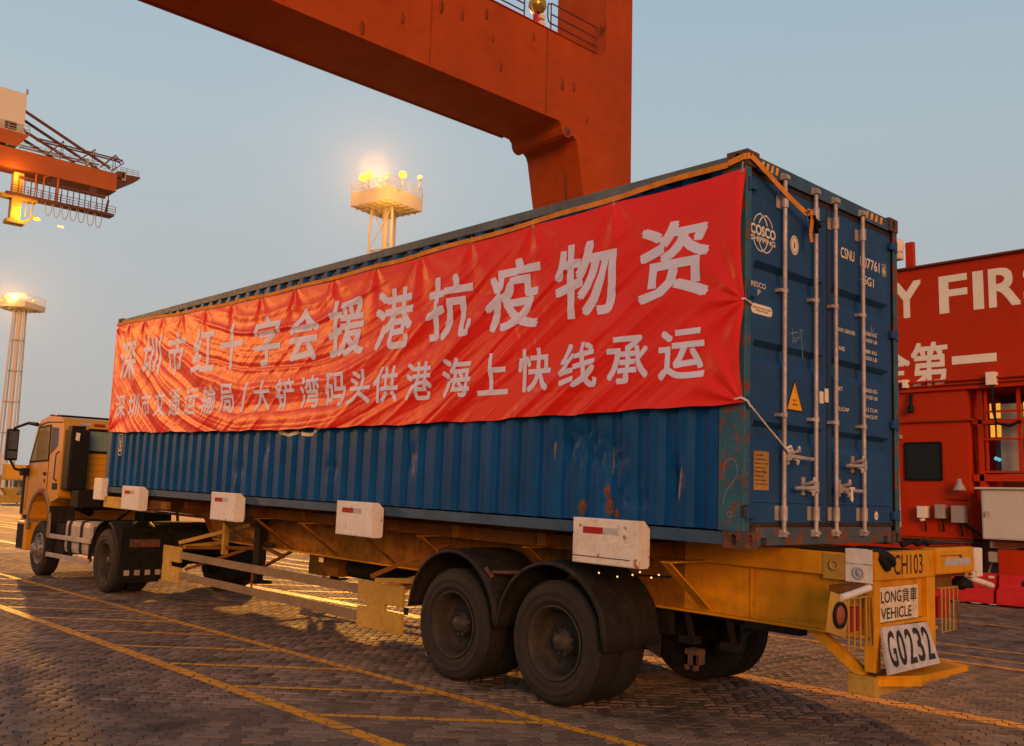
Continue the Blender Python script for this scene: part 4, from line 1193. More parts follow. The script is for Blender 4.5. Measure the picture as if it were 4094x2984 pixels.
# wheels: dual, on two axles
def tyre_profile(y0, Rr=.500, w=.275, ri=.292):
    """closed profile (radius, offset) from inner bead round the tread back to the other bead"""
    return [(ri, y0+.030), (ri+.030, y0+.010), (ri+.045, y0+.000), (ri+.052, y0-.008), (ri+.060, y0-.004), (ri+.11, y0-.008), (ri+.118, y0-.014), (ri+.126, y0-.006), (Rr-.055, y0+.002), (Rr-.030, y0+.004), (Rr-.026, y0+.012), (Rr-.008, y0+.030), (Rr, y0+.055), (Rr, y0+w-.055), (Rr-.008, y0+w-.030), (Rr-.04, y0+w-.004), (ri+.10, y0+w+.006), (ri+.03, y0+w-.01), (ri, y0+w-.03)]
def wheel_set(parent, cx, cz, y, s_, Rr=.500, dual=True, steer=False, dist=.335):
    """s_=+1: outer face looks towards -y at plane y"""
    Yv = lambda o: s_*o
    def L(prof): return [(r, Yv(o)) for r, o in prof]
    w = MB()
    w.lathe(L(tyre_profile(0, Rr)), (cx, y, cz), 'Y', 56)
    whl = w.build("wheel", M['tyre_side'], parent, recalc=True)
    # tread blocks: grooves cut as raised ribs and shoulder lugs
    w = MB()
    for o in (.050, .105, .160, .212): w.lathe(L([(Rr-.004, o-.014), (Rr+.006, o-.012), (Rr+.006, o+.022), (Rr-.004, o+.024)]), (cx, y, cz), 'Y', 56, sharp=True)
    for k in range(48):
        a = 2*math.pi*k/48
        for o0, o1 in ((.225, .245),):
            c, s2 = math.cos(a), math.sin(a); t = .020
            pts = []
            for rr in (Rr-.045, Rr-.004):
                for oo in (o0, o1):
                    for tt in (-t/2, t/2): pts.append((cx+rr*c-tt*s2, y+Yv(oo), cz+rr*s2+tt*c))
            w.add(pts, [(0,1,3,2),(4,6,7,5),(0,4,5,1),(2,3,7,6),(0,2,6,4),(1,5,7,3)], False)
    tag(w.build("tread", M['tyre'], whl), kind="stuff")
    w = MB()
    if steer:
        w.lathe(L([(.292, .02), (.285, .0), (.262, .02), (.255, .07), (.235, .09), (.21, .05), (.17, .00), (.145, -.03), (.14, -.045), (.10, -.05), (.098, -.10), (.06, -.12), (0, -.12)]), (cx, y, cz), 'Y', 40)
    else:
        w.lathe(L([(.305, .012), (.300, .004), (.288, .008), (.280, .030), (.268, .045), (.262, .110), (.255, .175), (.235, .205), (.150, .200), (.118, .185), (.112, .170), (.0, .170)]), (cx, y, cz), 'Y', 48)
    rim = w.build("rim", M['chrome'] if steer else M['rim'], whl)
    w = MB()
    if steer:
        for k in range(10):
            a = 2*math.pi*(k+.5)/10; w.tube([(cx+.118*math.cos(a)*1.05, y+Yv(-.035), cz+.118*math.sin(a)*1.05), (cx+.118*math.cos(a)*1.05, y+Yv(-.075), cz+.118*math.sin(a)*1.05)], .018, 6)
        for k in range(10):
            a = 2*math.pi*k/10; w.tube([(cx+.19*math.cos(a), y+Yv(-.0), cz+.19*math.sin(a)), (cx+.19*math.cos(a), y+Yv(-.03), cz+.19*math.sin(a))], .022, 8)
        tag(w.build("wheel_nuts", M['chrome'], rim), kind="stuff")
    else:
        w.lathe(L([(.105, .155), (.100, .120), (.075, .115), (.068, .075), (.060, .062), (.0, .058)]), (cx, y, cz), 'Y', 24)
        for k in range(10):
            a = 2*math.pi*k/10; w.tube([(cx+.098*math.cos(a), y+Yv(.15), cz+.098*math.sin(a)), (cx+.098*math.cos(a), y+Yv(.108), cz+.098*math.sin(a))], .014, 6)
        w.build("hub", M['hub'], rim)
        w = MB()
        for k in range(8):
            a = 2*math.pi*(k+.3)/8; w.tube([(cx+.200*math.cos(a), y+Yv(.206), cz+.200*math.sin(a)), (cx+.200*math.cos(a), y+Yv(.198), cz+.200*math.sin(a))], .020, 12)
        tag(w.build("hand_holes", M['letter_black'], rim), kind="stuff")
    if dual:
        w = MB(); w.lathe(L(tyre_profile(dist, Rr)), (cx, y, cz), 'Y', 40); w.lathe(L([(.29, dist+.03), (.25, dist+.1), (.1, dist+.14), (0, dist+.14)]), (cx, y, cz), 'Y', 24)
        inner = w.build("inner_wheel", M['tyre'], parent)
    return whl
AX = (-1.800, -3.110); AZ = -.893
for cx, dz in ((AX[0], 0), (AX[1], -.022)):
    wheel_set(tr, cx, AZ+dz, -.02, 1); wheel_set(tr, cx, AZ+dz, 2.458, -1)
    mb = MB(); mb.tube([(cx, .25, AZ+dz), (cx, 2.19, AZ+dz)], .075, 14)
    for y in (.76, 1.68):
        mb.box(cx-.10, y-.05, AZ+.02, cx+.10, y+.05, AZ+.20); mb.tube([(cx-.55, y, AZ+.18), (cx-.2, y, AZ+.10), (cx, y, AZ+.09), (cx+.2, y, AZ+.10), (cx+.55, y, AZ+.18)], .045, 8)
        mb.box(cx+.5, y-.04, AZ+.1, cx+.62, y+.04, -.58)
        mb.tube([(cx+.1, y+.1, AZ), (cx+.32, y+.1, AZ)], .09, 12)
    mb.build("axle", M['dark'], tr)
mb = MB(); 
for x in (-1.02, -.62): mb.cut(); mb.bar((x, .74, -.58), (x+.06, .74, -.80), .05, .03); mb.box(x-.05, .70, -.84, x+.1, .80, -.78)
mb.cut(); mb.box(-.45, .70, -.64, .03, .80, -.585); mb.build_each("suspension_hanger", M['dark'], tr)
mb = MB(); mb.box(-.93, .60, -.98, -.82, .72, -.86); mb.box(-.93, .60, -1.02, -.90, .64, -.9); mb.box(-.85, .60, -1.02, -.82, .64, -.9); mb.build("spring_shackle", M['casting'], tr)

# mudguards: arched sheets with a rolled lip
def mudguard(cx, cz, r, a0, a1, y0, y1, parent, name="mudguard", mat='mudguard', th=.012, extra=None):
    mb = MB(); n = 28; prof = []
    for k in range(n+1):
        a = R(a0+(a1-a0)*k/n); prof.append((cx+r*math.cos(a), cz+r*math.sin(a)))
    if extra: prof = prof+extra
    vs = []; m_ = len(prof); lip = .028
    ys = [y0, y0+.006, y0+.03, (y0+y1)/2, y1-.03, y1]; off = [-lip, 0, .004, .010, .004, 0]
    for j, y in enumerate(ys):
        for (x, z) in prof:
            d = Vector((x-cx, z-cz)); d = d.normalized() if d.length > 0 else d
            vs.append((x+d.x*off[j], y, z+d.y*off[j]))
    mb.add(vs, [(j*m_+i, j*m_+i+1, (j+1)*m_+i+1, (j+1)*m_+i) for j in range(len(ys)-1) for i in range(m_-1)], True)
    o = mb.build(name, M[mat], parent, recalc=False)
    sd = o.modifiers.new("thick", 'SOLIDIFY'); sd.thickness = th; sd.offset = 0
    return o
for y0, y1 in ((-.055, .64), (2.493, 1.798)):
    mudguard(AX[1]-.0, -.865, .630, 176, 2, y0, y1, tr); mudguard(AX[0]-.03, -.880, .640, 178, 25, y0, y1, tr, extra=[(-1.22, -.74), (-1.205, -.87)])
    s_ = 1 if y0 < 1 else -1
    mb = MB(); mb.box(-1.235, y0, -.872, -1.195, y1, -.862); mb.prism([(y1-s_*.22, -.865), (y1, -.78), (y1, -.98)], 'X', -1.21, -1.20)
    mb.build("mud_flap", M['mudguard'], tr)
    mb = MB(); mb.tube([(-2.64, y0+s_*.10, -.40), (-2.30, y0+s_*.28, -.38)], .018, 8); mb.tube([(-2.66, y0+s_*.03, -.36), (-2.60, y0+s_*.06, -.44)], .02, 8); mb.build("guard_stay", M['casting'], tr)
mb = MB()
for k, (x, z) in enumerate(((-1.42, -.275), (-1.25, -.29), (-1.12, -.265), (-1.07, -.24), (-.98, -.275), (-.93, -.25))): mb.cut(); mb.lathe([(0, -.009), (.007, -.006), (.008, 0), (0, 0)], (x, .10+.03*k, z-.02), 'Y', 8)
mb.build_each("light_speck", M['speck_glow'], tr)  # light glimpsed past the mudguard, modelled as small glowing studs
mb = MB(); mb.tube([(-1.45, .12, -.30), (-.85, .30, -.28)], .010, 6); mb.build("speck_cable", M['black'], tr)

# rear end
XR = .59
mb = MB(); mb.rbox(.52, .705, -.185, .605, 1.70, .012, .006); mb.build("rear_crossbeam", Y_, tr)
cbx = .6062
mb = MB(); put_text(mb, "CH103", ((cbx, .985, -.155), (cbx, 1.46, -.158), (cbx, 1.46, -.012), (cbx, .985, -.010)), .004)
mb.build("fleet_number", M['letter_black'], tr, recalc=False)
mb = MB(); mb.box(.39, .690, -.075, .585, .702, .026); mb.box(.39, .690, -.205, .585, .702, -.082); mb.rbox(.39, .702, -.205, .52, .78, .026, .006); mb.build("end_block", M['white_rust'], tr)
mb = MB(); mb.lathe([(.032, 0), (.045, 0), (.045, -.008), (.032, -.008), (.028, 0)], (.49, .690, -.14), 'Y', 20); mb.lathe([(0, -.003), (.03, -.003), (.03, 0)], (.49, .69, -.14), 'Y', 20); mb.build("socket_ring", M['grey_refl'], tr)
mb = MB(); mb.box(.215, .693, -.200, .385, .700, -.02); mb.build("side_plate", M['yellow_pale'], tr)
mb = MB(); mb.lathe([(.026, 0), (.040, 0), (.040, -.008), (.026, -.008), (.022, 0)], (.30, .693, -.10), 'Y', 20); mb.build("socket_ring", M['yellow_pale'], tr)
# far-side yellow box and rusty end block
mb = MB(); mb.rbox(.50, 1.66, -.175, .64, 2.36, .030, .02)
yb = mb.build("tail_box", M['yellow'], tr)
mb = MB(); mb.box(.64, 1.78, -.110, .643, 2.26, -.055); mb.build("grey_reflector", M['grey_refl'], yb)
mb = MB(); mb.rbox(.42, 2.40, -.225, .60, 2.64, .012, .012); mb.box(.595, 2.45, -.17, .612, 2.59, -.06); mb.box(.595, 2.48, -.215, .606, 2.52, -.12)
mb.build("end_block", M['white_rust'], tr)
mb = MB(); mb.box(.35, 1.70, -.21, .55, 2.45, -.166); mb.build("tail_box_shelf", YS, tr)
mb = MB(); mb.box(.3, 1.66, .05, .6, 2.45, .058); mb.build("deck_edge", M['dark'], tr)
# dark rag and hose on the crossbeam
mb = MB(); mb.tube([(.55, .74, .015), (.60, .80, -.005), (.635, .86, -.04), (.62, .93, -.07)], .04, 8, radii=[.025, .045, .042, .03]); mb.tube([(.6, .76, -.02), (.63, .81, -.07), (.615, .86, -.10)], .03, 8)
mb.build("rubber_buffer", M['black'], tr)
mb = MB(); mb.tube([(.45, 1.45, .04), (.5, 1.52, .075), (.5, 1.62, .05), (.5, 1.72, .075), (.5, 1.8, .05)], .022, 8); mb.build("cable_loop", M['black'], tr)
# posts and signs
mb = MB(); mb.box(.52, .700, -.81, .600, .785, -.187); mb.build("rear_post", Y_, tr, bevel=.004)
mb = MB(); mb.box(.52, 1.552, -.81, .600, 1.690, -.187); mb.build("rear_post", Y_, tr, bevel=.004)
mb = MB(); mb.box(.535, .786, -.52, .545, 1.551, -.187); mb.box(.54, .786, -.51, .59, 1.551, -.485); mb.box(.545, 1.43, -.48, .56, 1.551, -.19)
mb.build("sign_backing", Y_, tr)
mb = MB(); mb.box(.590, .785, -.475, .598, 1.390, -.235); sg = mb.build("long_vehicle_sign", M['sign_cream'], tr)
mb = MB(); xs_ = .5988
put_text(mb, "LONG", ((xs_, .795, -.345), (xs_, 1.115, -.345), (xs_, 1.115, -.262), (xs_, .795, -.262)), .012)
mb.cut(); put_text(mb, "貨車", ((xs_, 1.130, -.355), (xs_, 1.370, -.355), (xs_, 1.370, -.250), (xs_, 1.130, -.250)), .014)
mb.cut(); put_text(mb, "VEHICLE", ((xs_, .795, -.458), (xs_, 1.280, -.458), (xs_, 1.280, -.378), (xs_, .795, -.378)), .012)
mb.build_each("sign_word", M['letter_black'], sg, recalc=False)
a, b, c, d = (Vector(p) for p in ((.735, .63, -.790), (.745, 1.415, -.785), (.610, 1.510, -.515), (.605, .790, -.505)))
nn = (b-a).cross(d-a).normalized(); 
if nn.x < 0: nn = -nn
mb = MB(); mb.add([a, b, c, d, a-nn*.02, b-nn*.02, c-nn*.02, d-nn*.02], [(0, 1, 2, 3), (7, 6, 5, 4), (0, 4, 5, 1), (1, 5, 6, 2), (2, 6, 7, 3), (3, 7, 4, 0)])
npl = mb.build("number_plate", M['plate_pink'], tr)
def onp(u, v): return (a*(1-u)*(1-v)+b*u*(1-v)+c*u*v+d*(1-u)*v)+nn*.0015
mb = MB()
for k, ch in enumerate("G0232"):
    mb.cut(); u0 = .06+k*.185; put_text(mb, ch, (onp(u0, .12), onp(u0+.145, .12), onp(u0+.145, .90), onp(u0, .90)), .012)
mb.build_each("plate_digit", M['letter_black'], npl, recalc=False)
# step, bumper and strut
mb = MB(); mb.prism([(.60, .72), (.62, .72), (.78, 1.02), (.80, 1.78), (.60, 1.86)], 'Z', -.842, -.828); mb.prism([(.60, .72), (.78, 1.02), (.78, 1.03), (.60, .74)], 'Z', -.90, -.842); mb.prism([(.780, 1.02), (.800, 1.78), (.790, 1.78), (.772, 1.02)], 'Z', -.87, -.842)
mb.build("step_plate", Y_, tr)
mb = MB(); mb.rbox(.39, .700, -.975, .605, .765, -.838, .012); mb.box(.40, .766, -.965, .600, 1.93, -.865); mb.build("bumper", M['yellow_pale'], tr)
for y in (.76, 1.64):
    mb = MB(); mb.bar((.12, y, -.585), (.50, y, -.845), .06, .07); mb.build("bumper_strut", Y_, tr)
mb = MB(); mb.tube([(.52, 2.36, -.25), (.50, 2.44, -.29)], .05, 12); mb.lathe([(.03, .0), (.085, -.03), (.10, -.08), (.0, -.085)], (.52, 2.38, -.225), 'Z', 16); mb.build("lamp_socket", M['black'], tr)
mb = MB(); mb.tube([(.56, 2.46, -.235), (.58, 2.60, -.262), (.585, 2.86, -.31)], .024, 10); mb.build("lamp_arm", M['white_rust'], tr)
mb = MB(); mb.box(.6405, 1.70, -.035, .6415, 2.10, -.028); mb.prism([(2.10, -.03), (2.04, -.032), (2.10, -.085), (2.12, -.075)], 'X', .6402, .6412); mb.build("rust_crack", M['casting'], yb)
# lamp cages and swing-out lamps
for y0, y1, lab in ((.325, .655, 0), (1.80, 2.10, 1)):
    mb = MB(); x = .60; z0, z1 = -.615, -.285
    mb.tube([(x, y0, z1), (x, y0, z0), (x, y1, z0), (x, y1, z1), (x, y0, z1)], .008, 6)
    for k in range(1, 4):
        y = y0+(y1-y0)*k/4; mb.tube([(x, y, z0), (x, y, z1), (x-.08, y, z1)], .007, 6)
    mb.tube([(x-.10, y0, z1), (x, y0, z1)], .008, 6); mb.tube([(x-.10, y1, z1), (x, y1, z1)], .008, 6); mb.tube([(x-.1, y0, z1), (x-.1, y1, z1)], .008, 6)
    cg = mb.build("lamp_cage", M['yellow_pale'], tr)
    mb = MB(); mb.rbox(.50, y0+.05, -.52, .56, y1-.05, -.36, .01); mb.build("tail_lamp", M['red_refl'], cg)
    mb = MB(); mb.box(.45, min(y0+.02, y1), -.30, .56, y1, -.21) if lab == 0 else mb.box(.45, 1.70, -.30, .56, y1, -.21); mb.build("cage_arm", YS, cg)
for y, s_ in ((.20, 1),):
    mb = MB(); mb.tube([(.60, y+s_*.02, -.275), (.60, y+s_*.14, -.262), (.58, y+s_*.46, -.232)], .024, 10); mb.build("lamp_arm", M['white_box'], tr)
    mb = MB(); cy, cz = y, -.385; th = R(-14)*s_
    def rp(u, v): return (cy+u*math.cos(th)-v*math.sin(th), cz+u*math.sin(th)+v*math.cos(th))
    mb.prism([rp(-.125, -.13), rp(.125, -.13), rp(.125, .13), rp(-.125, .13)], 'X', .585, .597); lp = mb.build("lamp_plate", M['yellow_pale'], tr)
    mb = MB(); mb.lathe([(.075, 0), (.086, .002), (.086, .018), (.068, .020), (.068, .01)], (.597, cy, cz), 'X', 28); mb.build("lamp_bezel", M['black'], lp)
    mb = MB(); mb.lathe([(0, .020), (.045, .018), (.067, .012), (.067, 0)], (.597, cy, cz), 'X', 28); mb.build("amber_lens", M['amber_lens'], lp)
# ------------------------------------------------------------------ the tractor unit (stands on the yard)
tk = thing("truck_tractor", (-14.0, 1.22, 0), "yellow tractor truck with flat cab and black air intake, hauling the container trailer", "truck")
TY = M['truck_yellow']
# cab shell: side profile with window openings is built as a body, glass set proud
prof = [(-14.42, 1.45), (-14.42, 2.74), (-14.47, 2.86), (-14.60, 2.93), (-15.3, 2.985), (-15.78, 2.93), (-15.95, 2.80), (-16.28, 2.15), (-16.46, 1.95), (-16.52, 1.30), (-16.50, .98), (-15.98, .98), (-15.94, 1.12), (-15.82, 1.36), (-15.62, 1.50), (-15.36, 1.555), (-15.08, 1.50), (-14.88, 1.36)]
mb = MB(); mb.prism(prof, 'Y', .02, 2.42)
mb.build("cab", TY, tk, bevel=.085, seg=4)
# door seam, handle, lower door
for y, s_ in ((.018, -1), (2.422, 1)):
    mb = MB()
    mb.prism([(-15.20, 2.78), (-15.82, 2.76), (-16.20, 2.14), (-15.18, 2.16)], 'Y', y, y+s_*.004)
    sw = mb.build("side_window", M['glass_dark'] if s_ > 0 else M['glass_lamplit'], tk)
    mb = MB()
    q = [(-15.17, 2.80), (-15.83, 2.78), (-16.235, 2.12), (-15.15, 2.14)]
    for i in range(4): a_, b_ = q[i], q[(i+1) % 4]; mb.bar((a_[0], y+s_*.003, a_[1]), (b_[0], y+s_*.003, b_[1]), .012, .035, up=(0, 0, 1))
    mb.build("window_seal", M['black'], sw)
    mb = MB(); mb.prism([(-15.06, 2.76), (-14.70, 2.74), (-14.68, 2.40), (-15.06, 2.26)], 'Y', y, y+s_*.004); mb.build("quarter_window", M['glass_dark'], tk)
    mb = MB()
    for a_, b_ in (((-15.12, 2.80), (-15.10, 1.58)), ((-16.22, 2.10), (-16.30, 1.2)), ((-15.12, 2.80), (-15.86, 2.80))): mb.bar((a_[0], y+s_*.001, a_[1]), (b_[0], y+s_*.001, b_[1]), .006, .010)
    mb.build("door_seam", M['black'], tk)
    mb = MB(); mb.rbox(-15.34, y-.01, 1.86, -15.20, y+s_*.018, 1.92, .006); mb.build("door_handle", M['black'], tk)
    mb = MB(); mb.rbox(-16.33, y-.01, 1.99, -16.25, y+s_*.05, 2.06, .01); mb.build("side_lamp", M['amber_lens'], tk)
    # wheel-arch lip with lamp
    mb = MB(); n = 20; vs = []
    for k in range(n+1):
        a_ = R(188-205*k/n); 
        for rr, oy in ((.60, 0), (.60, .03), (.68, .028), (.70, 0)): vs.append((-15.38+rr*math.cos(a_), y+s_*oy, .93+rr*math.sin(a_)))
    mb.add(vs, [(4*k+j, 4*k+j+1, 4*k+4+j+1, 4*k+4+j) for k in range(n) for j in range(3)], True)
    mb.build("arch_lip", M['guard_grey'], tk)
    mb = MB(); mb.rbox(-15.40, y, 1.54, -15.20, y+s_*.045, 1.60, .008); mb.build("arch_lamp", M['red_refl'], tk)
for y, s_ in ((.02, -1), (2.42, 1)):
    mb = MB(); mb.tube([(-14.50, y, 2.835), (-15.35, y, 2.87), (-15.80, y, 2.83)], .012, 6); mb.build("roof_gutter", M['black'], tk)
    mb = MB(); mb.rbox(-16.30, y-.01, 1.02, -16.02, y+s_*.03, 1.10, .008); mb.cut(); mb.rbox(-14.80, y-.01, 1.60, -14.52, y+s_*.006, 1.72, .003); mb.build_each("cab_step", M['black'], tk)
    mb = MB(); mb.tube([(-14.60, y, 1.75), (-14.60, y+s_*.05, 1.80), (-14.58, y+s_*.05, 2.25), (-14.58, y, 2.30)], .012, 8); mb.build("grab_handle", M['black'], tk)
    mb = MB(); mb.lathe([(0, .004), (.035, .004), (.04, 0)] if s_ > 0 else [(0, -.004), (.035, -.004), (.04, 0)], (-15.28, y, 1.76), 'Y', 14); mb.build("door_lock", M['black'], tk)
mb = MB()
for y in (.22, 1.22, 2.2): mb.cut(); mb.rbox(-15.5, y-.06, 2.96, -15.38, y+.06, 3.03, .015)
mb.build_each("roof_lamp", M['amber_lens'], tk)
# grille, windscreen, bumper
mb = MB(); mb.prism([(.12, 2.18), (2.32, 2.18), (2.26, 2.78), (.18, 2.78)], 'X', -16.02, -16.015)
ws = MB(); ws.add([(-16.30, .12, 2.16), (-16.30, 2.32, 2.16), (-15.975, 2.26, 2.80), (-15.975, .18, 2.80)], [(0, 1, 2, 3)]); ws.build("windscreen", M['glass_dark'], tk)
mb = MB(); mb.rbox(-16.66, .0, .42, -16.10, 2.44, .97, .04); mb.box(-16.60, .3, 1.2, -16.54, 2.1, 1.75); bp_ = mb.build("front_bumper", TY, tk)
mb = MB(); mb.box(-16.675, .15, .55, -16.655, .55, .75); mb.cut(); mb.box(-16.675, 1.9, .55, -16.655, 2.3, .75); mb.build_each("headlight", M['alu'], bp_)
mb = MB(); mb.rbox(-16.60, -.008, .45, -16.20, .0, .92, .004); mb.build("bumper_end", M['black'], bp_)
mb = MB(); mb.box(-15.95, .3, 2.96, -15.35, 2.1, 3.02); mb.prism([(-16.05, 2.90), (-15.95, 3.06), (-15.25, 3.02), (-15.3, 2.97)], 'Y', .22, 2.2); mb.build("sun_visor", M['black'], tk)
mb = MB(); mb.prism([(-16.54, 1.96), (-16.56, 1.10), (-16.44, 1.10), (-16.44, 1.96)], 'Y', .0, .015); mb.build("corner_trim", M['black'], tk)
# mirrors
for y, s_ in ((-.02, -1), (2.44, 1)):
    mb = MB(); mb.tube([(-15.86, y, 2.84), (-16.10, y+s_*.10, 2.87), (-16.42, y+s_*.24, 2.78), (-16.48, y+s_*.26, 2.66)], .030, 8, radii=[.04, .03, .028, .03]); mb.tube([(-16.50, y+s_*.26, 2.16), (-16.42, y+s_*.18, 1.98), (-16.28, y+s_*.02, 1.93)], .026, 8); mb.rbox(-16.40, y-.02*s_, 1.85, -16.18, y+s_*.10, 2.0, .02)
    mb.rbox(-16.56, y+s_*.14, 2.14, -16.44, y+s_*.36, 2.76, .03); mr = mb.build("mirror", M['black'], tk)
    mb = MB(); mb.rbox(-16.437, y+s_*.165, 2.36, -16.430, y+s_*.335, 2.72, .003); mb.rbox(-16.437, y+s_*.165, 2.18, -16.430, y+s_*.335, 2.32, .003); mb.build("mirror_glass", glass("mirror_glass", (.05, .055, .06), .03), mr)
# back of the cab
xb = -14.418
mb = MB(); mb.rbox(xb-.002, .47, 2.33, xb+.006, 1.95, 2.70, .003); rw = mb.build("rear_window", M['glass_green'], tk)
mb = MB()
for a_, b_ in (((.45, 2.31), (.45, 2.72)), ((.45, 2.72), (1.97, 2.72)), ((1.97, 2.72), (1.97, 2.31)), ((1.97, 2.31), (.45, 2.31))): mb.bar((xb+.004, a_[0], a_[1]), (xb+.004, b_[0], b_[1]), .05, .016, up=(1, 0, 0))
mb.build("window_seal", M['black'], rw)
for z in (2.22, 2.10, 1.98, 1.86, 1.74):
    mb = MB(); mb.rbox(xb-.002, .34, z-.016, xb+.010, 2.2, z+.016, .004); mb.build("pressed_rib", TY, tk)
for k in range(5):
    mb = MB(); y0 = .30+k*.24; mb.box(xb-.0, y0, 2.79, xb+.006, y0+.20, 2.835); mb.build("reflective_strip", M['grey_refl'] if k % 2 == 0 else M['red_refl'], tk)
mb = MB(); mb.rbox(-14.36, .02, 1.60, -14.02, .36, 2.70, .03); mb.box(-14.30, .06, 2.70, -14.10, .30, 2.76); mb.tube([(-14.18, .2, 1.62), (-14.18, .3, 1.3), (-14.4, .6, 1.2)], .08, 10)
mb.build("air_intake", M['black'], tk)
mb = MB(); mb.add([(-14.015, .10, 2.50), (-14.015, .17, 2.48), (-14.015, .18, 2.62), (-14.015, .11, 2.64)], [(0, 1, 2, 3)]); mb.build("notice_paper", M['decal'], tk, recalc=False)
mb = MB(); mb.rbox(-14.45, .30, 1.25, -14.0, 2.15, 1.62, .03); mb.box(-14.0, .45, 1.30, -13.85, .9, 1.55); mb.tube([(-13.9, .5, 1.58), (-13.5, .55, 1.64), (-13.1, .6, 1.58)], .02, 8); mb.rbox(-14.02, .10, 1.30, -13.62, .50, 1.60, .02)
mb.build("cab_underframe", M['dark'], tk)
# chassis
mb = MB()
for y in (.80, 1.60): mb.cut(); mb.box(-16.2, y-.04, .72, -10.65, y+.04, .99)
mb.cut(); mb.box(-13.7, .76, .75, -13.6, 1.64, .95); mb.cut(); mb.box(-10.72, .74, .72, -10.62, 1.66, .99); mb.cut(); mb.box(-12.7, .3, .99, -11.0, .36, 1.02)
mb.build_each("chassis_rail", M['dark'], tk)
mb = MB(); mb.lathe([(.0, .12), (.48, .12), (.5, .08), (.48, .04), (0, .04)], (-11.75, 1.22, 1.0), 'Z', 28); mb.box(-12.1, .85, .99, -11.4, 1.6, 1.06); mb.build("fifth_wheel", M['dark'], tk)
mb = MB(); mb.box(-13.3, 1.0, .95, -12.9, 1.5, 1.25); mb.cut(); mb.tube([(-13.4, .6, 1.0), (-12.6, .7, 1.35), (-12.2, .8, 1.5)], .02, 8); mb.cut(); mb.tube([(-13.5, .8, 1.1), (-12.8, .9, 1.45), (-12.3, 1.0, 1.5)], .02, 8); mb.cut(); mb.tube([(-14.0, .5, 1.62), (-12.6, .55, 1.60)], .018, 8); mb.build_each("air_hose", M['black'], tk)
# tank and side rails
mb = MB(); mb.rbox(-14.10, .07, .50, -12.85, .62, 1.08, .10); tn = mb.build("fuel_tank", M['alu'], tk)
for x in (-13.8, -13.2):
    mb = MB(); mb.rbox(x-.04, .060, .495, x+.04, .64, 1.095, .10); mb.build("tank_strap", M['dark'], tn)
mb = MB(); mb.box(-14.80, .10, .45, -14.15, .60, 1.00); mb.cut(); mb.rbox(-12.80, .12, .55, -12.62, .6, 1.0, .02); mb.build_each("battery_box", M['dark'], tk)
for z in (.765, .430):
    mb = MB(); mb.rbox(-14.80, .005, z-.040, -12.62, .045, z+.040, .008); mb.build("side_rail", M['alu'], tk)
for x in (-14.7, -13.7, -12.75):
    mb = MB(); mb.box(x, .045, .42, x+.04, .10, .80); mb.build("rail_stay", M['dark'], tk)
# rear mudguards of steer wheel and of drive wheel
mb = MB(); mb.prism([(-14.84, 1.30), (-14.72, 1.30), (-14.78, .90), (-14.80, .36), (-14.90, .36), (-14.88, .9)], 'Y', -.005, .45); mb.build("step_panel", M['mudguard'], tk)
for y0, y1 in ((-.03, .64), (2.47, 1.80)):
    mudguard(-11.86, .52, .62, 170, 100, y0, y1, tk, name="fender", mat='mudguard'); mudguard(-11.86, .52, .62, 75, 5, y0, y1, tk, name="fender", mat='mudguard')
    mb = MB(); mb.box(-11.235, min(y0, y1), .20, -11.222, max(y0, y1), .88); fl = mb.build("mud_flap", M['dark'], tk)
mb = MB(); mb.box(-11.20, -.02, .24, -11.185, .68, 1.06); mb.box(-11.20, .68, .60, -11.19, 1.7, 1.0); mb.box(-11.2, 1.76, .24, -11.185, 2.46, 1.06)
rp_ = mb.build("rear_panel", M['black'], tk)
for k in range(4):
    mb = MB(); y0 = .06+k*.165; mb.rbox(-11.186, y0, .315, -11.180, y0+.085, .395, .002); mb.build("white_reflector", M['alu'], rp_)
mb = MB(); mb.box(-11.186, .12, .75, -11.178, .60, .87); mb.build("tail_lamp", M['casting'], rp_)
wheel_set(tk, -11.86, .50, -.01, 1); wheel_set(tk, -11.86, .50, 2.45, -1)
wheel_set(tk, -15.36, .50, .04, 1, dual=False, steer=True); wheel_set(tk, -15.36, .50, 2.40, -1, dual=False, steer=True)
mb = MB(); mb.tube([(-11.86, .3, .5), (-11.86, 2.15, .5)], .09, 12); mb.lathe([(0, -.2), (.15, -.15), (.2, 0), (.15, .15), (0, .2)], (-11.86, 1.22, .52), 'X', 20); mb.cut(); mb.tube([(-15.36, .3, .5), (-15.36, 2.15, .5)], .06, 10); mb.build_each("axle", M['dark'], tk)
# ------------------------------------------------------------------ the gantry crane: sill beam on the right, portal over the truck
gc = thing("gantry_crane", (-10, 14.8, 0), "huge orange-red crane, portal beam above the truck, red sill lettered in white", "crane")
P_ = M['portal']; RD = M['crane_red']
# portal beam and leg, as flat plates with a rounded knee
def leg_outline():
    o = [(15.33, 30.0), (16.58, 30.0), (16.60, 10.4), (16.62, 6.62), (15.75, 6.62), (14.37, 10.9), (14.10, 12.25), (14.02, 12.42), (13.90, 12.50), (13.78, 12.50), (13.76, 12.44), (13.70, 12.40), (13.58, 12.40), (13.46, 12.46), (13.40, 12.58), (13.38, 12.70), (13.28, 12.80), (13.10, 12.815), (-14.0, 12.815), (-14.0, 15.47), (15.0, 15.47)]
    for k in range(7): a = R(-90+90*k/6); o.append((15.0+.33*math.cos(a), 15.80+.33*math.sin(a)))
    return o
mb = MB(); lo_ = leg_outline(); n_ = len(lo_)
mb.prism(lo_, 'X', -17.08, -14.90)
mb.build("portal_frame", P_, gc, bevel=.01)
M['patch'] = paint("touch_up_patch", (0.27, 0.036, 0.002), 0.6, spec=.1, dirt=.2, bump=0)
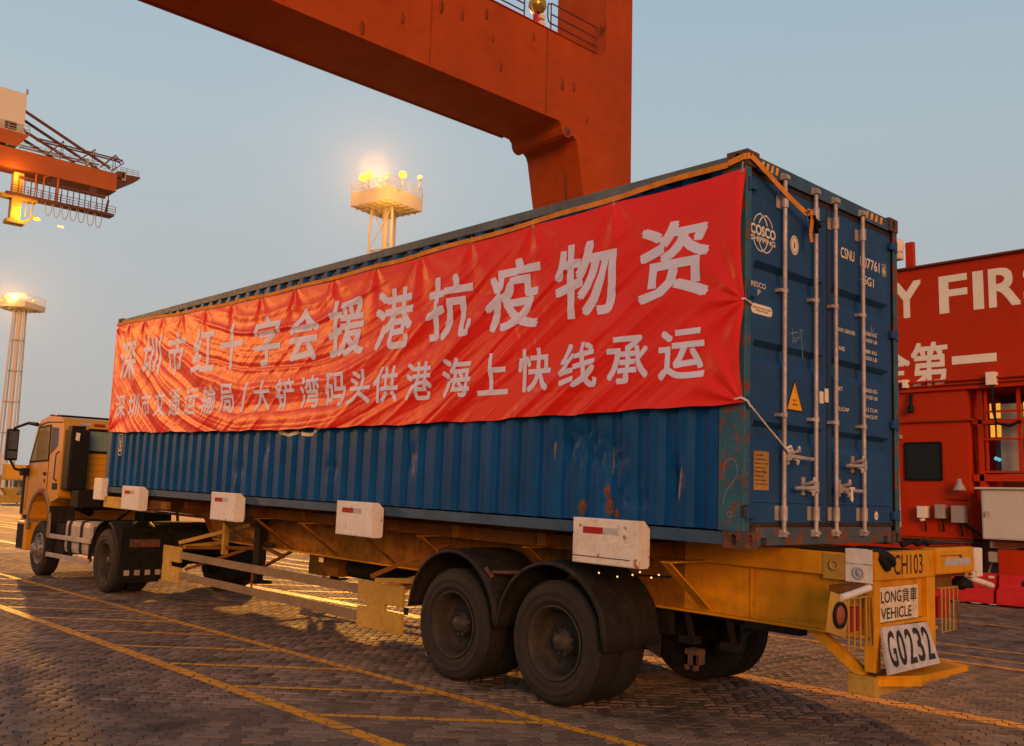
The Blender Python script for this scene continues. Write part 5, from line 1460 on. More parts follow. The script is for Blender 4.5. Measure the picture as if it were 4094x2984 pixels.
mb = MB(); mb.box(-14.93, -13.9, 12.78, -14.86, 13.0, 12.812); mb.cut(); mb.box(-17.12, -13.9, 12.78, -17.05, 13.0, 12.812); mb.cut(); mb.box(-14.93, -13.9, 15.472, -14.86, 14.9, 15.50)
mb.build_each("flange_edge", P_, gc)
mb = MB()
for y in (12.71, 8.4, 4.1, -.2, -4.5): mb.cut(); mb.box(-14.9, y-.03, 12.83, -14.895, y+.03, 15.45)
mb.build_each("plate_seam", M['patch'], gc)
mb = MB()
for x in (-14.905, -17.075): mb.cut(); mb.lathe([(.055, 0), (.13, 0), (.13, .012 if x > -16 else -.012), (.055, .012 if x > -16 else -.012)], (x, 13.62, 12.58), 'X', 20)
mb.cut(); mb.lathe([(0, .01), (.055, .01)], (-14.903, 13.62, 12.58), 'X', 16)
mb.build_each("lifting_eye", M['boom_dark'], gc)
mb = MB()
rs2 = random.Random(3)
for k in range(18):
    y = rs2.uniform(2, 16.2); z = rs2.uniform(13.0, 15.2) if y < 15 else rs2.uniform(8, 18); r_ = rs2.uniform(.04, .09)
    mb.cut(); n0_ = len(mb.v); mb.lathe([(0, .003), (r_, .003), (r_, 0)], (-14.9, y, z), 'X', 14); mb.v[n0_:] = [(a_, b_, z+(c_-z)*2.4) for a_, b_, c_ in mb.v[n0_:]]
M['patch'] = paint("touch_up_patch", (0.27, 0.036, 0.002), 0.6, spec=.1, dirt=.2, bump=0)
mb.build_each("paint_patch", M['patch'], gc)
mb = MB(); mb.tube([(-15.6, 14.38, 10.85), (-15.5, 14.25, 11.6)], .04, 8); mb.cut(); mb.box(-15.1, 14.52, 10.45, -15.0, 14.60, 10.65); mb.cut(); mb.box(-16.9, 14.5, 10.45, -16.8, 14.6, 10.65); mb.build_each("leg_fitting", M['boom_dark'], gc)
# second crane leg frame, right across the quay lane
mb = MB(); mb.prism([(-14.0, 30), (-12.8, 30), (-12.8, 0.2), (-14.0, 0.2)], 'X', -17.08, -14.90); mb.build("far_leg", P_, gc)
# handrails on the beam
def rail(mb, pts, h=.92, post_every=1.6, r=.022):
    for a_, b_ in zip(pts, pts[1:]):
        a_, b_ = Vector(a_), Vector(b_); L_ = (b_-a_).length; n = max(1, int(L_/post_every))
        for hh in (h, h*.62, h*.3): mb.tube([a_+Vector((0, 0, hh)), b_+Vector((0, 0, hh))], r, 6)
        for k in range(n+1): p = a_.lerp(b_, k/n); mb.tube([p, p+Vector((0, 0, h))], r, 6)
mb = MB(); rail(mb, [(-14.96, 12.9, 15.47), (-14.96, 14.92, 15.47)], post_every=2.0); 
mb.tube([(-14.96, 12.9, 16.35), (-14.96, 12.78, 16.33), (-14.96, 12.76, 16.2), (-14.96, 12.76, 15.9), (-14.96, 12.8, 15.78), (-14.96, 12.9, 15.72)], .022, 6)
mb.build("handrail", M['boom_dark'], gc)
mb = MB(); rail(mb, [(-14.96, -6, 15.47), (-14.96, 11.80, 15.47)], h=.75, post_every=2.6); mb.build("handrail", M['boom_dark'], gc)
mb = MB(); rail(mb, [(-17.0, -6, 15.47), (-17.0, 14.9, 15.47)], h=.95, post_every=2.0); mb.build("handrail", M['boom_dark'], gc)
# floodlight on the beam (unlit, amber dome)
M['amber_dome'] = paint("amber_dome", (0.46, 0.27, 0.05), 0.18, metal=.6, dirt=.4, bump=0, scale=4)
mb = MB(); mb.lathe([(0, .30), (.10, .28), (.20, .20), (.26, .08), (.27, -.05), (.20, -.18), (.12, -.26)], (-15.0, 12.36, 16.12), 'Z', 24); fl_ = mb.build("floodlight", M['amber_dome'], gc)
mb = MB(); mb.rbox(-15.1, 12.40, 15.72, -14.9, 12.62, 15.90, .03); mb.rbox(-15.08, 12.45, 15.50, -14.92, 12.64, 15.68, .03); mb.build("light_ballast", M['house_cream'], fl_)
mb = MB(); mb.box(-15.05, 12.24, 15.47, -14.95, 12.36, 15.86); mb.build("light_bracket", M['barrier'], fl_)
mb = MB()
for k in range(6): mb.tube([(-15.0, 12.08+.02*k, 16.3-.03*k), (-15.0, 12.12+.03*k, 16.0-.02*k), (-15.0, 12.2+.02*k, 15.78)], .012, 6)
tag(mb.build("light_cables", M['house_cream'], fl_), kind="stuff")

# sill beam with the safety lettering
mb = MB(); mb.box(-18.0, 13.2, 4.05, 14.0, 16.6, 6.60); mb.build("sill_beam", RD, gc)
mb = MB(); mb.box(-18.0, 13.12, 6.585, 14.0, 16.65, 6.625); mb.build("sill_top_plate", M['boom_dark'], gc)
mb = MB(); mb.box(-18, 13.14, 4.02, 14, 13.22, 4.07); mb.cut(); mb.tube([(-18, 13.12, 4.21), (14, 13.12, 4.21)], .028, 6); mb.cut(); mb.tube([(-18, 13.14, 4.13), (14, 13.14, 4.13)], .018, 6); mb.build_each("conduit", RD, gc)
YF = 13.195
def wq(x0, x1, z0, z1): return ((x0, YF, z0), (x1, YF, z0), (x1, YF, z1), (x0, YF, z1))
mb = MB()
for ch, x0, x1 in (("S", -8.35, -7.72), ("A", -7.64, -6.90), ("F", -6.82, -6.27), ("E", -6.15, -5.60), ("T", -5.52, -4.97), ("Y", -4.95, -4.325), ("F", -3.975, -3.42), ("I", -3.315, -3.115), ("R", -3.025, -2.445), ("S", -2.40, -1.80), ("T", -1.74, -1.14)):
    mb.cut(); put_text(mb, ch, wq(x0, x1, 5.575, 6.340), .022)
mb.cut(); put_text(mb, "安", wq(-6.40, -5.50, 4.20, 5.03), .022); mb.cut(); put_text(mb, "全", wq(-5.37, -4.60, 4.20, 4.98), .022); mb.cut(); put_text(mb, "第", wq(-4.585, -3.845, 4.11, 5.03), .022)
mb.cut(); mb.quad(*wq(-3.765, -2.925, 4.525, 4.690))
mb.build_each("painted_letter", M['cream_letter'], gc, recalc=False)
for x, z, w in ((-4.66, 4.17, .09), (-3.00, 4.16, .17)):
    mb = MB(); mb.rbox(x-w/2, 13.02, z-w/2-.02, x+w/2, 13.2, z+w/2+.06, .012); mb.build("junction_box", M['cream_letter'], gc)
mb = MB(); mb.tube([(-2.98, 13.05, 4.05), (-2.98, 13.05, 3.6), (-2.93, 13.05, 3.32), (-2.7, 13.05, 3.26), (-2.5, 13.05, 3.35)], .028, 8); mb.cut(); mb.tube([(-4.58, 13.15, 4.0), (-4.57, 13.1, 3.72)], .035, 8); mb.tube([(-4.57, 13.1, 3.74), (-4.57, 13.08, 3.60)], .06, 10); mb.build_each("hanging_cable", M['black'], gc)
# pole and lamp on the sill, seen past the container's corner
mb = MB(); mb.box(-4.68, 13.3, 6.62, -4.52, 13.42, 7.20); mb.build("sill_post", RD, gc)
mb = MB(); mb.lathe([(0, .16), (.12, .14), (.16, .0), (.13, -.14)], (-4.82, 13.2, 7.13), 'Z', 16); mb.rbox(-4.95, 13.1, 6.83, -4.70, 13.3, 6.98, .02); mb.tube([(-4.93, 13.2, 6.63), (-4.93, 13.2, 6.9)], .02, 6); mb.build("sill_lamp", M['house_cream'], gc)

# equipment house below the sill
mb = MB(); mb.box(-9.5, 13.2, 1.13, -3.51, 15.9, 3.40); mb.build("equipment_house", RD, gc)
mb = MB(); mb.box(-9.5, 13.21, 3.445, -3.52, 15.9, 4.04); mb.build("house_neck", RD, gc)
mb = MB(); mb.box(-9.5, 13.13, 3.402, -3.42, 15.95, 3.443); mb.build("house_ledge", M['patch'], gc)
mb = MB(); mb.rbox(-4.735, 13.185, 2.27, -4.050, 13.205, 2.975, .01); wn_ = mb.build("house_window", M['glass_dark'], gc)
mb = MB()
for a_, b_ in (((-4.75, 2.255), (-4.75, 2.99)), ((-4.75, 2.99), (-4.035, 2.99)), ((-4.035, 2.99), (-4.035, 2.255)), ((-4.035, 2.255), (-4.75, 2.255))): mb.bar((a_[0], 13.185, a_[1]), (b_[0], 13.185, b_[1]), .03, .04)
mb.build("window_seal", M['black'], wn_)
mb = MB()
mb.lathe([(.02, .14), (.038, .13), (.045, .06), (.115, -.06), (.12, -.085), (.10, -.08)], (-3.635, 13.02, 2.13), 'Z', 20); mb.box(-3.66, 13.02, 2.10, -3.61, 13.2, 2.15)
mb.build("bell_lamp", M['grille_grey'], gc)
for x0, x1, z0, z1, mt in ((-4.47, -4.29, 1.50, 1.73, 'cream_letter'), (-4.12, -3.95, 1.50, 1.77, 'grille_grey'), (-3.81, -3.57, 1.43, 1.755, 'grille_grey')):
    mb = MB(); mb.rbox(x0, 13.0, z0, x1, 13.2, z1, .012); b_ = mb.build("switch_box", M[mt], gc)
    mb = MB(); mb.tube([((x0+x1)/2, 13.12, z0), ((x0+x1)/2+.03, 13.12, z0-.15), ((x0+x1)/2+.02, 13.16, z0-.25)], .018, 6); mb.build("box_cable", M['black'], b_)
mb = MB(); mb.tube([(-4.40, 13.08, 1.49), (-4.39, 13.08, 1.44)], .05, 10); mb.build("plug_socket", M['cream_letter'], gc)
mb = MB(); mb.tube([(-3.60, 13.1, 1.42), (-3.45, 13.1, 1.30), (-3.3, 13.12, 1.2), (-3.1, 13.1, 1.24)], .03, 8); mb.cut(); mb.tube([(-3.95, 13.15, 1.88), (-3.5, 13.15, 1.86)], .008, 6); mb.build_each("house_cable", M['black'], gc)
mb = MB(); mb.tube([(-4.87, 13.12, 1.3), (-4.88, 13.12, 3.1)], .028, 6); mb.rbox(-4.92, 13.02, 3.08, -4.80, 13.2, 3.16, .01); mb.build("house_pipe", M['grille_grey'], gc)
mb = MB(); mb.box(-9.5, 13.18, 1.08, -3.48, 13.2, 1.12); mb.build("house_lip", M['patch'], gc)
mb = MB(); mb.box(-9.5, 13.5, .10, -1.0, 15.6, 1.08); mb.build("bogie_beam", M['boom_dark'], gc)
mb = MB(); mb.box(-9.5, 13.30, .62, -3.6, 13.48, 1.04); mb.build("bogie_fascia", RD, gc)
for x in (-4.4, -3.72):
    mb = MB(); mb.prism([(x-.04, 1.08), (x+.04, 1.08), (x+.01, .8), (x-.05, .8)], 'Y', 13.25, 13.30); mb.build("bogie_rib", RD, gc)
mb = MB(); mb.rbox(-2.98, 12.98, .0, -1.0, 13.4, .98, .03); mb.build("wheel_cover", RD, gc)
mb = MB(); mb.lathe([(.50, .0), (.50, .25), (.36, .25), (.36, 0)], (-2.70, 13.05, .42), 'Y', 28); mb.build("cable_reel_rim", M['grille_grey'], gc)
mb = MB(); mb.lathe([(0, -.005), (.36, -.005), (.36, .2)], (-2.70, 13.05, .42), 'Y', 28); mb.build("cable_reel", M['letter_black'], gc)
mb = MB(); mb.rbox(-3.16, 13.0, .72, -2.96, 13.3, .92, .03); mb.build("gear_casing", M['grille_grey'], gc)
mb = MB(); mb.rbox(-3.10, 12.95, .99, -2.64, 13.3, 1.115, .015); mb.build("step_box", M['grille_grey'], gc)
# open framework bay with glimpsed cabinets
mb = MB()
mb.box(-3.50, 14.9, 1.1, -1.0, 15.0, 4.04); mb.build("bay_back", M['boom_dark'], gc)
mb = MB()
for z, h in ((3.378, .075), (2.30, .13)): mb.box(-3.48, 13.3, z-h/2, -.5, 13.42, z+h/2)
mb.box(-3.36, 13.3, 2.0, -3.28, 13.42, 4.04)
for z in (3.573, 3.039, 2.415): mb.box(-3.3, 13.32, z-.020, -.5, 13.36, z+.020)
mb.box(-3.245, 13.34, 2.4, -3.205, 13.4, 4.04); mb.bar((-3.5, 13.5, 3.3), (-3.3, 13.4, 2.1), .08, .12); mb.box(-2.66, 13.34, 2.4, -2.60, 13.4, 4.04)
mb.build("bay_frame", RD, gc)
for x0, x1, z0, z1, mt in ((-3.03, -2.70, 3.08, 3.74, 'grille_grey'), (-3.06, -2.71, 2.43, 3.035, 'grille_grey'), (-3.02, -2.70, 2.33, 2.38, 'cab_white'), (-2.5, -2.1, 2.43, 3.7, 'grille_grey')):
    mb = MB(); mb.box(x0, 13.6, z0, x1, 14.0, z1); mb.build("control_cabinet", M[mt], gc)
M['lit_amber'] = emit("lit_amber_tube", (1.0, .46, .04), 0.75)
mb = MB()
for x0, x1 in ((-3.275, -3.205), (-3.155, -3.085), (-2.66, -2.57)):
    mb.cut(); mb.box(x0, 13.7, 3.475, x1, 13.74, 3.765); mb.cut(); mb.box(x0, 13.7, 3.105, x1, 13.74, 3.34)
mb.build_each("lit_slot", M['lit_amber'], gc)
M['blue_lamp'] = emit("blue_lamp", (.12, .50, .72), 0.7)
mb = MB(); mb.tube([(-3.17, 13.58, 2.69), (-3.07, 13.58, 2.65)], .035, 10); mb.cut(); mb.box(-2.64, 13.58, 2.52, -2.60, 13.62, 2.62); mb.build_each("blue_lamp", M['blue_lamp'], gc)
mb = MB(); mb.box(-3.18, 13.7, 2.43, -3.06, 13.75, 3.02); mb.build("blue_grey_panel", M['rail_top'], gc)
# white cabinet standing out on a bracket
mb = MB(); mb.rbox(-3.145, 12.75, 1.155, -2.0, 13.25, 2.068, .010); cb = mb.build("white_cabinet", M['cab_white'], gc)
mb = MB(); mb.rbox(-3.235, 12.68, 2.070, -1.95, 13.3, 2.108, .008); mb.build("cabinet_roof", M['cab_white'], cb)
mb = MB(); mb.box(-3.115, 12.738, 1.18, -2.1, 12.75, 2.045); mb.build("cabinet_door", M['cab_white'], cb)
mb = MB(); mb.rbox(-3.105, 12.70, 1.615, -3.00, 12.738, 1.665, .005); mb.tube([(-3.05, 12.70, 1.63), (-3.05, 12.70, 1.56)], .022, 8); mb.build("cabinet_latch", M['grille_grey'], cb)
mb = MB(); mb.box(-3.0, 12.9, 1.02, -2.1, 13.2, 1.153); mb.build("cabinet_bracket", M['boom_dark'], cb)

# ------------------------------------------------------------------ red water-filled barriers along the crane rail
def barrier(x0, x1, lab):
    w = x1-x0; xm = (x0+x1)/2; o_ = (xm, 12.4, 0)
    t = thing("road_barrier", o_, lab, "barrier", "red plastic barriers in front of the crane")
    mb = MB()
    pr = [(12.17, .03), (12.17, .10), (12.20, .27), (12.33, .35), (12.35, .50), (12.37, .56), (12.51, .56), (12.53, .50), (12.55, .35), (12.68, .27), (12.71, .10), (12.71, .03)]
    # end caps with a top step: body in two prisms
    mb.prism(pr, 'X', x0+.02, x1-.02)
    mb.build("barrier_body", M['barrier'], t, bevel=.02, seg=2)
    mb = MB()
    for x in (x0+w*.25, x0+w*.75): mb.cut(); mb.lathe([(.0, .002), (.062, 0), (.075, .02)], (x, 12.332, .41), 'Y', 20)
    mb.build_each("fork_hole", M['letter_black'], t)
    mb = MB(); mb.tube([(x0+w*.27, 12.31, .41), (x0+w*.31, 12.31, .415)], .018, 8); mb.build("drain_plug", M['cab_white'], t)
    mb = MB()
    for x in (x0+w*.42, x1-.14): mb.cut(); mb.box(x, 12.345, .475, x+.22 if x < x1-.2 else x+.10, 12.352, .515)
    mb.build_each("reflector", M['decal'], t)
for x0, lab in ((-10.0, "red plastic barrier furthest left, glimpsed under the trailer's rear"), (-8.2, "red plastic barrier behind the trailer's axle, second from the left of its row"), (-6.4, "red plastic barrier hidden mostly behind the yellow rear crossbeam"), (-4.58, "red plastic barrier seen through the right lamp cage, joining the one with two black holes"), (-2.76, "red plastic barrier at the picture's right edge with round black holes"), (-.94, "red plastic barrier just beyond the picture's right edge")):
    barrier(x0, x0+1.80, lab)

# ------------------------------------------------------------------ ship-to-shore crane boom, far left
st_ = thing("quay_crane", (-130, 20, 0), "distant orange quay crane boom with cream machinery house and hanging cable loops, far left", "crane")
BM, BD = M['boom'], M['boom_dark']
mb = MB(); mb.box(-133.2, -40, 43.45, -130, 40.6, 46.1); mb.build("boom", BM, st_)
mb = MB(); mb.prism([(40.6, 43.9), (43.9, 46.2), (43.9, 46.5), (40.6, 46.3)], 'X', -133.0, -130.2); mb.box(-133.3, 40.6, 45.6, -129.9, 41.6, 46.5); mb.build("boom_tip", BD, st_)
mb = MB(); mb.box(-134, -10, 48.3, -130, 27.95, 53.95); hs = mb.build("machinery_house", M['house_cream'], st_)
mb = MB(); mb.box(-129.99, 25.6, 48.6, -129.9, 27.0, 49.6); mb.build("house_vents", BD, hs)
mb = MB(); mb.prism([(-10, 48.3), (28.7, 48.3), (27.4, 46.5), (-10, 46.5)], 'X', -134, -129.7); mb.build("house_platform", BM, st_)
mb = MB(); rail(mb, [(-129.7, -5, 48.3), (-129.7, 28.6, 48.3)], h=1.1, post_every=2.5, r=.05); mb.tube([(-130, 27.9, 53.9), (-130, 27.9, 54.6)], .15, 6); mb.build("house_rail", M['grille_grey'], st_)
mb = MB()
for x in (-130.2, -133):
    mb.cut(); mb.tube([(x, 27.9, 51.6), (x, 39.6, 46.7)], .22, 8); mb.cut(); mb.tube([(x, 27.9, 48.9), (x, 34.8, 46.2)], .22, 8)
mb.build_each("backstay", BD, st_)
mb = MB()
for x in (-130.1, -131.0):
    mb.tube([(x, 29.9, 48.25), (x, 41.2, 48.25)], .11, 6); mb.tube([(x, 27.8, 46.75), (x, 38, 46.75)], .11, 6)
    for y0, y1 in ((31.4, 33.1), (35.3, 37.3), (38.5, 40.2)): mb.tube([(x, y0, 46.75), (x, y1, 48.8)], .10, 6); mb.tube([(x, y1, 46.4), (x, y1, 48.9)], .05, 6)
    mb.tube([(x, 40.2, 48.6), (x, 41.4, 47.9), (x, 40.0, 46.6)], .10, 6)
tag(mb.build("walkway_truss", BD, st_), kind="stuff")
mb = MB(); rail(mb, [(-129.9, 26, 46.1), (-129.9, 40.5, 46.1)], h=.95, post_every=1.5, r=.035); rail(mb, [(-130, 41, 46.4), (-130, 43.6, 46.4)], h=.8, post_every=.8, r=.04); mb.box(-130.2, 41.3, 45.3, -129.9, 41.8, 46.6); mb.rbox(-130.3, 36.2, 46.2, -129.9, 36.6, 47.2, .05); tag(mb.build("boom_rail", M['grille_grey'], st_), kind="stuff")
mb = MB(); mb.box(-131.4, 26.5, 39.70, -129.6, 40.5, 40.05); mb.build("festoon_walkway", BD, st_)
mb = MB(); rail(mb, [(-129.6, 27, 40.05), (-129.6, 40.6, 40.05)], h=1.0, post_every=1.2, r=.04)
for y in [28+.78*k for k in range(16)]: mb.tube([(-130.2, y, 40.1), (-130.2, y, 42.6)], .07, 6)
mb.tube([(-130.1, 39.4, 40), (-130.1, 39.7, 42)], .16, 6); mb.box(-130.6, 28, 42.2, -130.1, 39.3, 42.6); mb.box(-131, 32, 42.6, -130.2, 33, 43.5); mb.box(-131, 37, 42.6, -130.2, 38, 43.5)
tag(mb.build("festoon_posts", BD, st_), kind="stuff")
for k in range(7):
    mb = MB(); y = 31.9+k*1.08 + (.15 if k > 4 else 0); w = .42; pts = []
    d_ = 1.9 if k < 5 else 2.1
    for j in range(13): a_ = math.pi*j/12; pts.append((-130.0, y-w*math.cos(a_), 39.8-d_*math.sin(a_)**.6))
    mb.tube(pts, .055, 6); mb.build("cable_loop", M['grille_grey'], st_)
mb = MB(); mb.box(-131.5, 27.4, 36.3, -130.2, 28.6, 43.0); mb.box(-131.5, 26.9, 36.0, -129.8, 29.2, 36.5); mb.bar((-130.5, 29.0, 36.3), (-130.5, 30.5, 37.6), .7, .3); mb.tube([(-130.3, 29.9, 37.4), (-130.3, 30.1, 41)], .1, 6); mb.tube([(-130.3, 29.2, 37.2), (-130.3, 29.3, 41)], .08, 6); mb.box(-131.5, 26.0, 39.4, -129.9, 30.5, 39.8)
mb.build("operator_trolley", M['yellow_pale'], st_)
mb = MB(); mb.tube([(-129.8, 30.0, 41), (-129.8, 30.0, 43.2)], .12, 6); mb.cut(); mb.tube([(-129.8, 31.0, 39.8), (-129.8, 31.0, 43.0), (-129.8, 31.7, 43.5)], .12, 6); mb.cut(); mb.tube([(-129.8, 32.8, 40), (-129.8, 32.8, 43.3)], .16, 6); mb.build_each("hanger_bar", BM, st_)
mb = MB(); mb.lathe([(0, .3), (.35, .2), (.45, 0), (0, -.15)], (-130, 30.6, 37.05), 'Z', 12); mb.build("boom_lamp", M['sodium'], st_)
mb = MB(); mb.rbox(-130.2, 33.3, 36.6, -129.9, 34.1, 36.9, .05); mb.build("boom_lamp", M['sodium_dim'], st_)
for y in (-12, -34):
    for x in (-134, -128): 
        mb = MB(); mb.box(x-.8, y-.8, 0, x+.8, y+.8, 46); mb.build("crane_leg", BM, st_)

# ------------------------------------------------------------------ high floodlight masts
def lattice_mast(name, cx, cy, H, rad, label, lit, platz=1.2, wide=2.9, rot=0.0, nl=3):
    t = thing(name, (cx, cy, 0), label, "light mast", "floodlight masts over the yard")
    mt = M['mast']
    mb = MB(); legs = []
    for k in range(nl): a_ = rot+2*math.pi*k/nl; legs.append((cx+rad*math.cos(a_), cy+rad*math.sin(a_)))
    for k, (x, y) in enumerate(legs): mb.cut(); mb.tube([(cx+(x-cx)*1.5, cy+(y-cy)*1.5, 0), (x, y, H)], .13, 8)
    mb.build_each("mast_leg", mt, t)
    mb = MB(); nb = int(H/4.0)
    for j in range(nb):
        z0, z1 = H*j/nb, H*(j+1)/nb; f0, f1 = 1.5-.5*j/nb, 1.5-.5*(j+1)/nb
        for k in range(nl):
            x0, y0 = legs[k]; x1, y1 = legs[(k+1) % nl]
            P0 = lambda x, y, f, z: (cx+(x-cx)*f, cy+(y-cy)*f, z)
            mb.tube([P0(x0, y0, f1, z1), P0(x1, y1, f1, z1)], .07, 6)
            if nl == 3: mb.tube([P0(x0, y0, f0, z0), P0(x1, y1, f1, z1)], .05, 6)
    tag(mb.build("mast_bracing", mt, t), kind="stuff")
    mb = MB(); mb.tube([(cx, cy, 0), (cx, cy, H)], .32, 12); mb.build("mast_core", mt, t)
    w = wide; c_, s_ = math.cos(rot+.4), math.sin(rot+.4)
    def Q(u, v, z): return (cx+u*c_-v*s_, cy+u*s_+v*c_, z)
    mb = MB()
    for a_, b_ in (((-w, -w), (w, -w)), ((w, -w), (w, w)), ((w, w), (-w, w)), ((-w, w), (-w, -w))):
        mb.bar(Q(*a_, H+platz*.5), Q(*b_, H+platz*.5), .08, platz)
    for u in (-.66, -.33, 0, .33, .66): mb.bar(Q(u*w, -w, H), Q(u*w, w, H), .16, .2); mb.bar(Q(-w, u*w, H), Q(w, u*w, H), .16, .2)
    mb.bar(Q(-w, 0, H+.1), Q(w, 0, H+.1), 2*w, .06)
    mb.build("mast_platform", mt, t)
    mb = MB(); cs_ = [Q(-w, -w, H+platz), Q(w, -w, H+platz), Q(w, w, H+platz), Q(-w, w, H+platz), Q(-w, -w, H+platz)]
    rail(mb, cs_, h=1.0, post_every=.9, r=.03); tag(mb.build("platform_railing", mt, t), kind="stuff")
    for kind, mm in ((1, M['sodium']), (0, M['sodium_dim'])):
        for (u, v, z, on) in lit:
            if on != kind: continue
            mb = MB(); p = Vector(Q(u*w, v*w, H+platz+z)) if abs(u) < 5 else Vector((u, v, z)); hh = min(p.z-H-platz+.3, 1.0); d = Vector((3.7-cx, -5.7-cy, -20)).normalized()
            mb.tube([p, p+d*.25], .32 if on else .15, 14); lm = mb.build("floodlight", mm, t)
            mb = MB(); mb.tube([p-d*.45, p-d*.01], .30, 12, radii=[.12, .38 if on else .24]); mb.tube([p-d*.2, p-d*.2-Vector((0, 0, max(.4, hh)))], .08, 6); mb.tube([p-d*.2-Vector((0, 0, max(.4, hh))), p-d*1.6-Vector((0, 0, max(.4, hh)))], .07, 6); mb.build("lamp_housing", mt, lm)
    return t, Q
m1, Q1 = lattice_mast("floodlight_mast", -68.5, 44.5, 28.75, 1.4, "pale lattice floodlight mast with a square lamp platform, rising behind the container", [(-67.3, 40.9, 30.67, 1), (-67.05, 41.36, 31.0, 1), (-65.27, 43.9, 31.26, 1), (-64.3, 45.2, 31.1, 0), (-66.1, 42.7, 30.85, 0), (-66.4, 42.2, 30.55, 0)], rot=-.2, platz=1.35, wide=2.4)
m2, Q2 = lattice_mast("floodlight_mast", -141.2, 32.6, 26.5, .95, "slender lattice floodlight mast at the far left, behind the truck cab", [(-1, -.9, .4, 1), (-1, -.5, .1, 1), (-.2, -1, .5, 1), (.6, -1, .3, 0), (1.1, -.4, .3, 0)], rot=.3, wide=2.3, platz=.8, nl=4)
lt = thing("added_light_tower", (-27.5, -9.5, 0), "added mobile light tower out of view to the left, lighting the cab and banner", "light tower")  # unseen tower, put in to light the cab and the banner's left end
mb = MB(); mb.rbox(-28.2, -10.2, .45, -26.8, -8.8, 1.3, .05); mb.build("tower_trailer", M['yellow'], lt)
mb = MB(); mb.tube([(-27.5, -9.5, .4), (-27.5, -9.5, 7.0)], .09, 10); mb.build("tower_mast", M['mast'], lt)
for y in (-9.9, -9.1):
    mb = MB(); mb.tube([(-27.45, y, 7.05), (-27.2, y+.1, 7.0)], .20, 14); mb.build("tower_lamp", M['sodium'], lt)
LT = 8500
def lamp(parent, loc, power, col=(1.0, .40, .06), size=1.2, target=(-4, 0, 1), spot=95):
    ld = bpy.data.lights.new("mast_light", 'SPOT'); ld.energy = power; ld.color = col; ld.shadow_soft_size = size
    ld.spot_size = R(spot); ld.spot_blend = .6
    o = bpy.data.objects.new("mast_light", ld); COL.objects.link(o)
    o.location = loc; o.rotation_euler = (Vector(loc)-Vector(target)).to_track_quat('Z', 'Y').to_euler()
    return o
lamp(m1, (-66.2, 41.2, 31.0), 0.24e6, target=(-10, 8, 0))
lamp(m2, (-139.8, 31.0, 27.5), 0.4e6, target=(-30, 3, 0))
lamp(lt, (-27.0, -9.4, 7.1), LT, target=(-9.5, 0, 4.3), spot=34, size=.4)
lamp(lt, (-27.0, -9.9, 7.1), 2600, target=(-15.6, 0, 2.3), spot=20, size=.3)  # added beam that brightens the cab door


# ------------------------------------------------------------------ odds and ends at the far left
yb2 = thing("yellow_hopper", (-83, 18.2, 0), "small yellow hopper on a steel frame standing far off beyond the truck cab", "hopper")
mb = MB(); mb.box(-84, 17.3, 2.15, -82.6, 18.7, 3.3); mb.build("hopper_box", M['warn_yellow'], yb2)
mb = MB()
for y in (16.6, 18.7): 
    for x in (-84, -82.6): mb.box(x-.06, y-.06, 0, x+.06, y+.06, 2.2)
mb.box(-84, 16.4, 2.0, -82.6, 18.8, 2.15); mb.prism([(17.2, 1.35), (18.6, 1.35), (18.2, .7), (17.6, .7)], 'X', -83.8, -82.9); mb.box(-83.9, 16.9, .1, -82.8, 18.7, .75)
mb.build("hopper_frame", M['yellow_pale'], yb2)
tw = thing("steel_scaffold", (-96, 17.0, 0), "pale steel scaffold frame beyond the yellow hopper at the left edge", "scaffold")
mb = MB()
for y in (15.0, 17.5, 20.0):
    for x in (-97, -95): mb.tube([(x, y, 0), (x, y, 4.6)], .09, 6)
for z in (1.5, 3.0, 4.5): mb.tube([(-95, 15, z), (-95, 20, z)], .08, 6)
for y in (15.0, 17.5): mb.tube([(-95, y, 1.5), (-95, y+2.5, 3.0)], .06, 6); mb.tube([(-95, y+2.5, 3.0), (-95, y, 4.5)], .06, 6)
mb.build("scaffold_tubes", M['mast'], tw)
M['white_lamp'] = emit("white_lamp", (.8, .9, 1.0), 6.0)
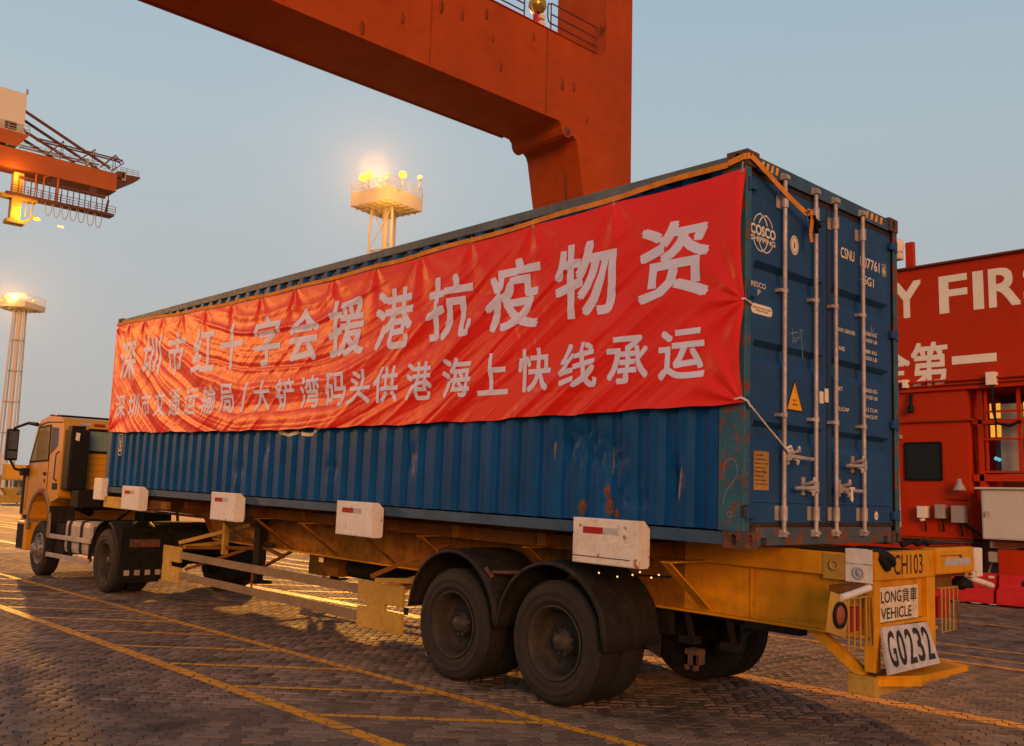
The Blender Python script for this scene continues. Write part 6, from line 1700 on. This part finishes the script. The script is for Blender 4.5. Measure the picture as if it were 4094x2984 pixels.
mb = MB(); mb.lathe([(0, .2), (.2, .1), (.22, -.1), (0, -.2)], (-94.8, 17.4, 4.2), 'Z', 12); mb.build("work_lamp", M['white_lamp'], tw)
M['hill'] = paint("far_shore", (0.045, 0.055, 0.05), 0.9, dirt=.2, bump=0, scale=.01)
mb = MB(); vs = []; n = 120
for k in range(n+1):
    a_ = R(95+115*k/n); rr = 700; h = 9+5*noise.noise(Vector((k*.21, 0, 0)))+3*noise.noise(Vector((k*.8, 4, 0)))
    vs += [(rr*math.cos(a_), rr*math.sin(a_), -3), (rr*math.cos(a_), rr*math.sin(a_), h), (rr*1.15*math.cos(a_), rr*1.15*math.sin(a_), h*.9), (rr*1.15*math.cos(a_), rr*1.15*math.sin(a_), -3)]
mb.add(vs, [(4*k+j, 4*k+j+1, 4*k+4+j+1, 4*k+4+j) for k in range(n) for j in range(3)], True)
h_ = mb.build("hills", M['hill']); tag(h_, kind="structure")

def glow(loc, power):
    ld = bpy.data.lights.new("lamp_head_light", 'POINT'); ld.energy = power; ld.color = (1.0, .52, .10); ld.shadow_soft_size = .3
    o = bpy.data.objects.new("lamp_head_light", ld); COL.objects.link(o); o.location = loc
for u, v in ((-3.3, -3.0), (1.2, -3.8), (-3.8, 1.0), (4.2, -1.0)): glow(Q1(u, v, 31.9), 420)
glow(Q1(3.2, -3.2, 27.2), 500)
glow(Q2(-2.6, -2.0, 27.6), 900); glow(Q2(0, -2.5, 28.0), 700)
glow((-129.0, 28.5, 37.5), 700); glow((-129.0, 27.0, 42.4), 600)

HAZE = 0.00004
if HAZE > 0:
    mb = MB(); mb.box(-960, -960, -4, 960, 960, 60); hz_ = mb.build("haze", bpy.data.materials.new("haze_air")); tag(hz_, kind="stuff")
    mm = hz_.data.materials[0]; mm.use_nodes = True; nt = mm.node_tree; nt.nodes.clear()
    o_ = nt.nodes.new("ShaderNodeOutputMaterial"); v_ = nt.nodes.new("ShaderNodeVolumePrincipled"); v_.inputs["Density"].default_value = HAZE; v_.inputs["Anisotropy"].default_value = .85; v_.inputs["Color"].default_value = (.9, .9, .92, 1)
    nt.links.new(v_.outputs[0], o_.inputs["Volume"])
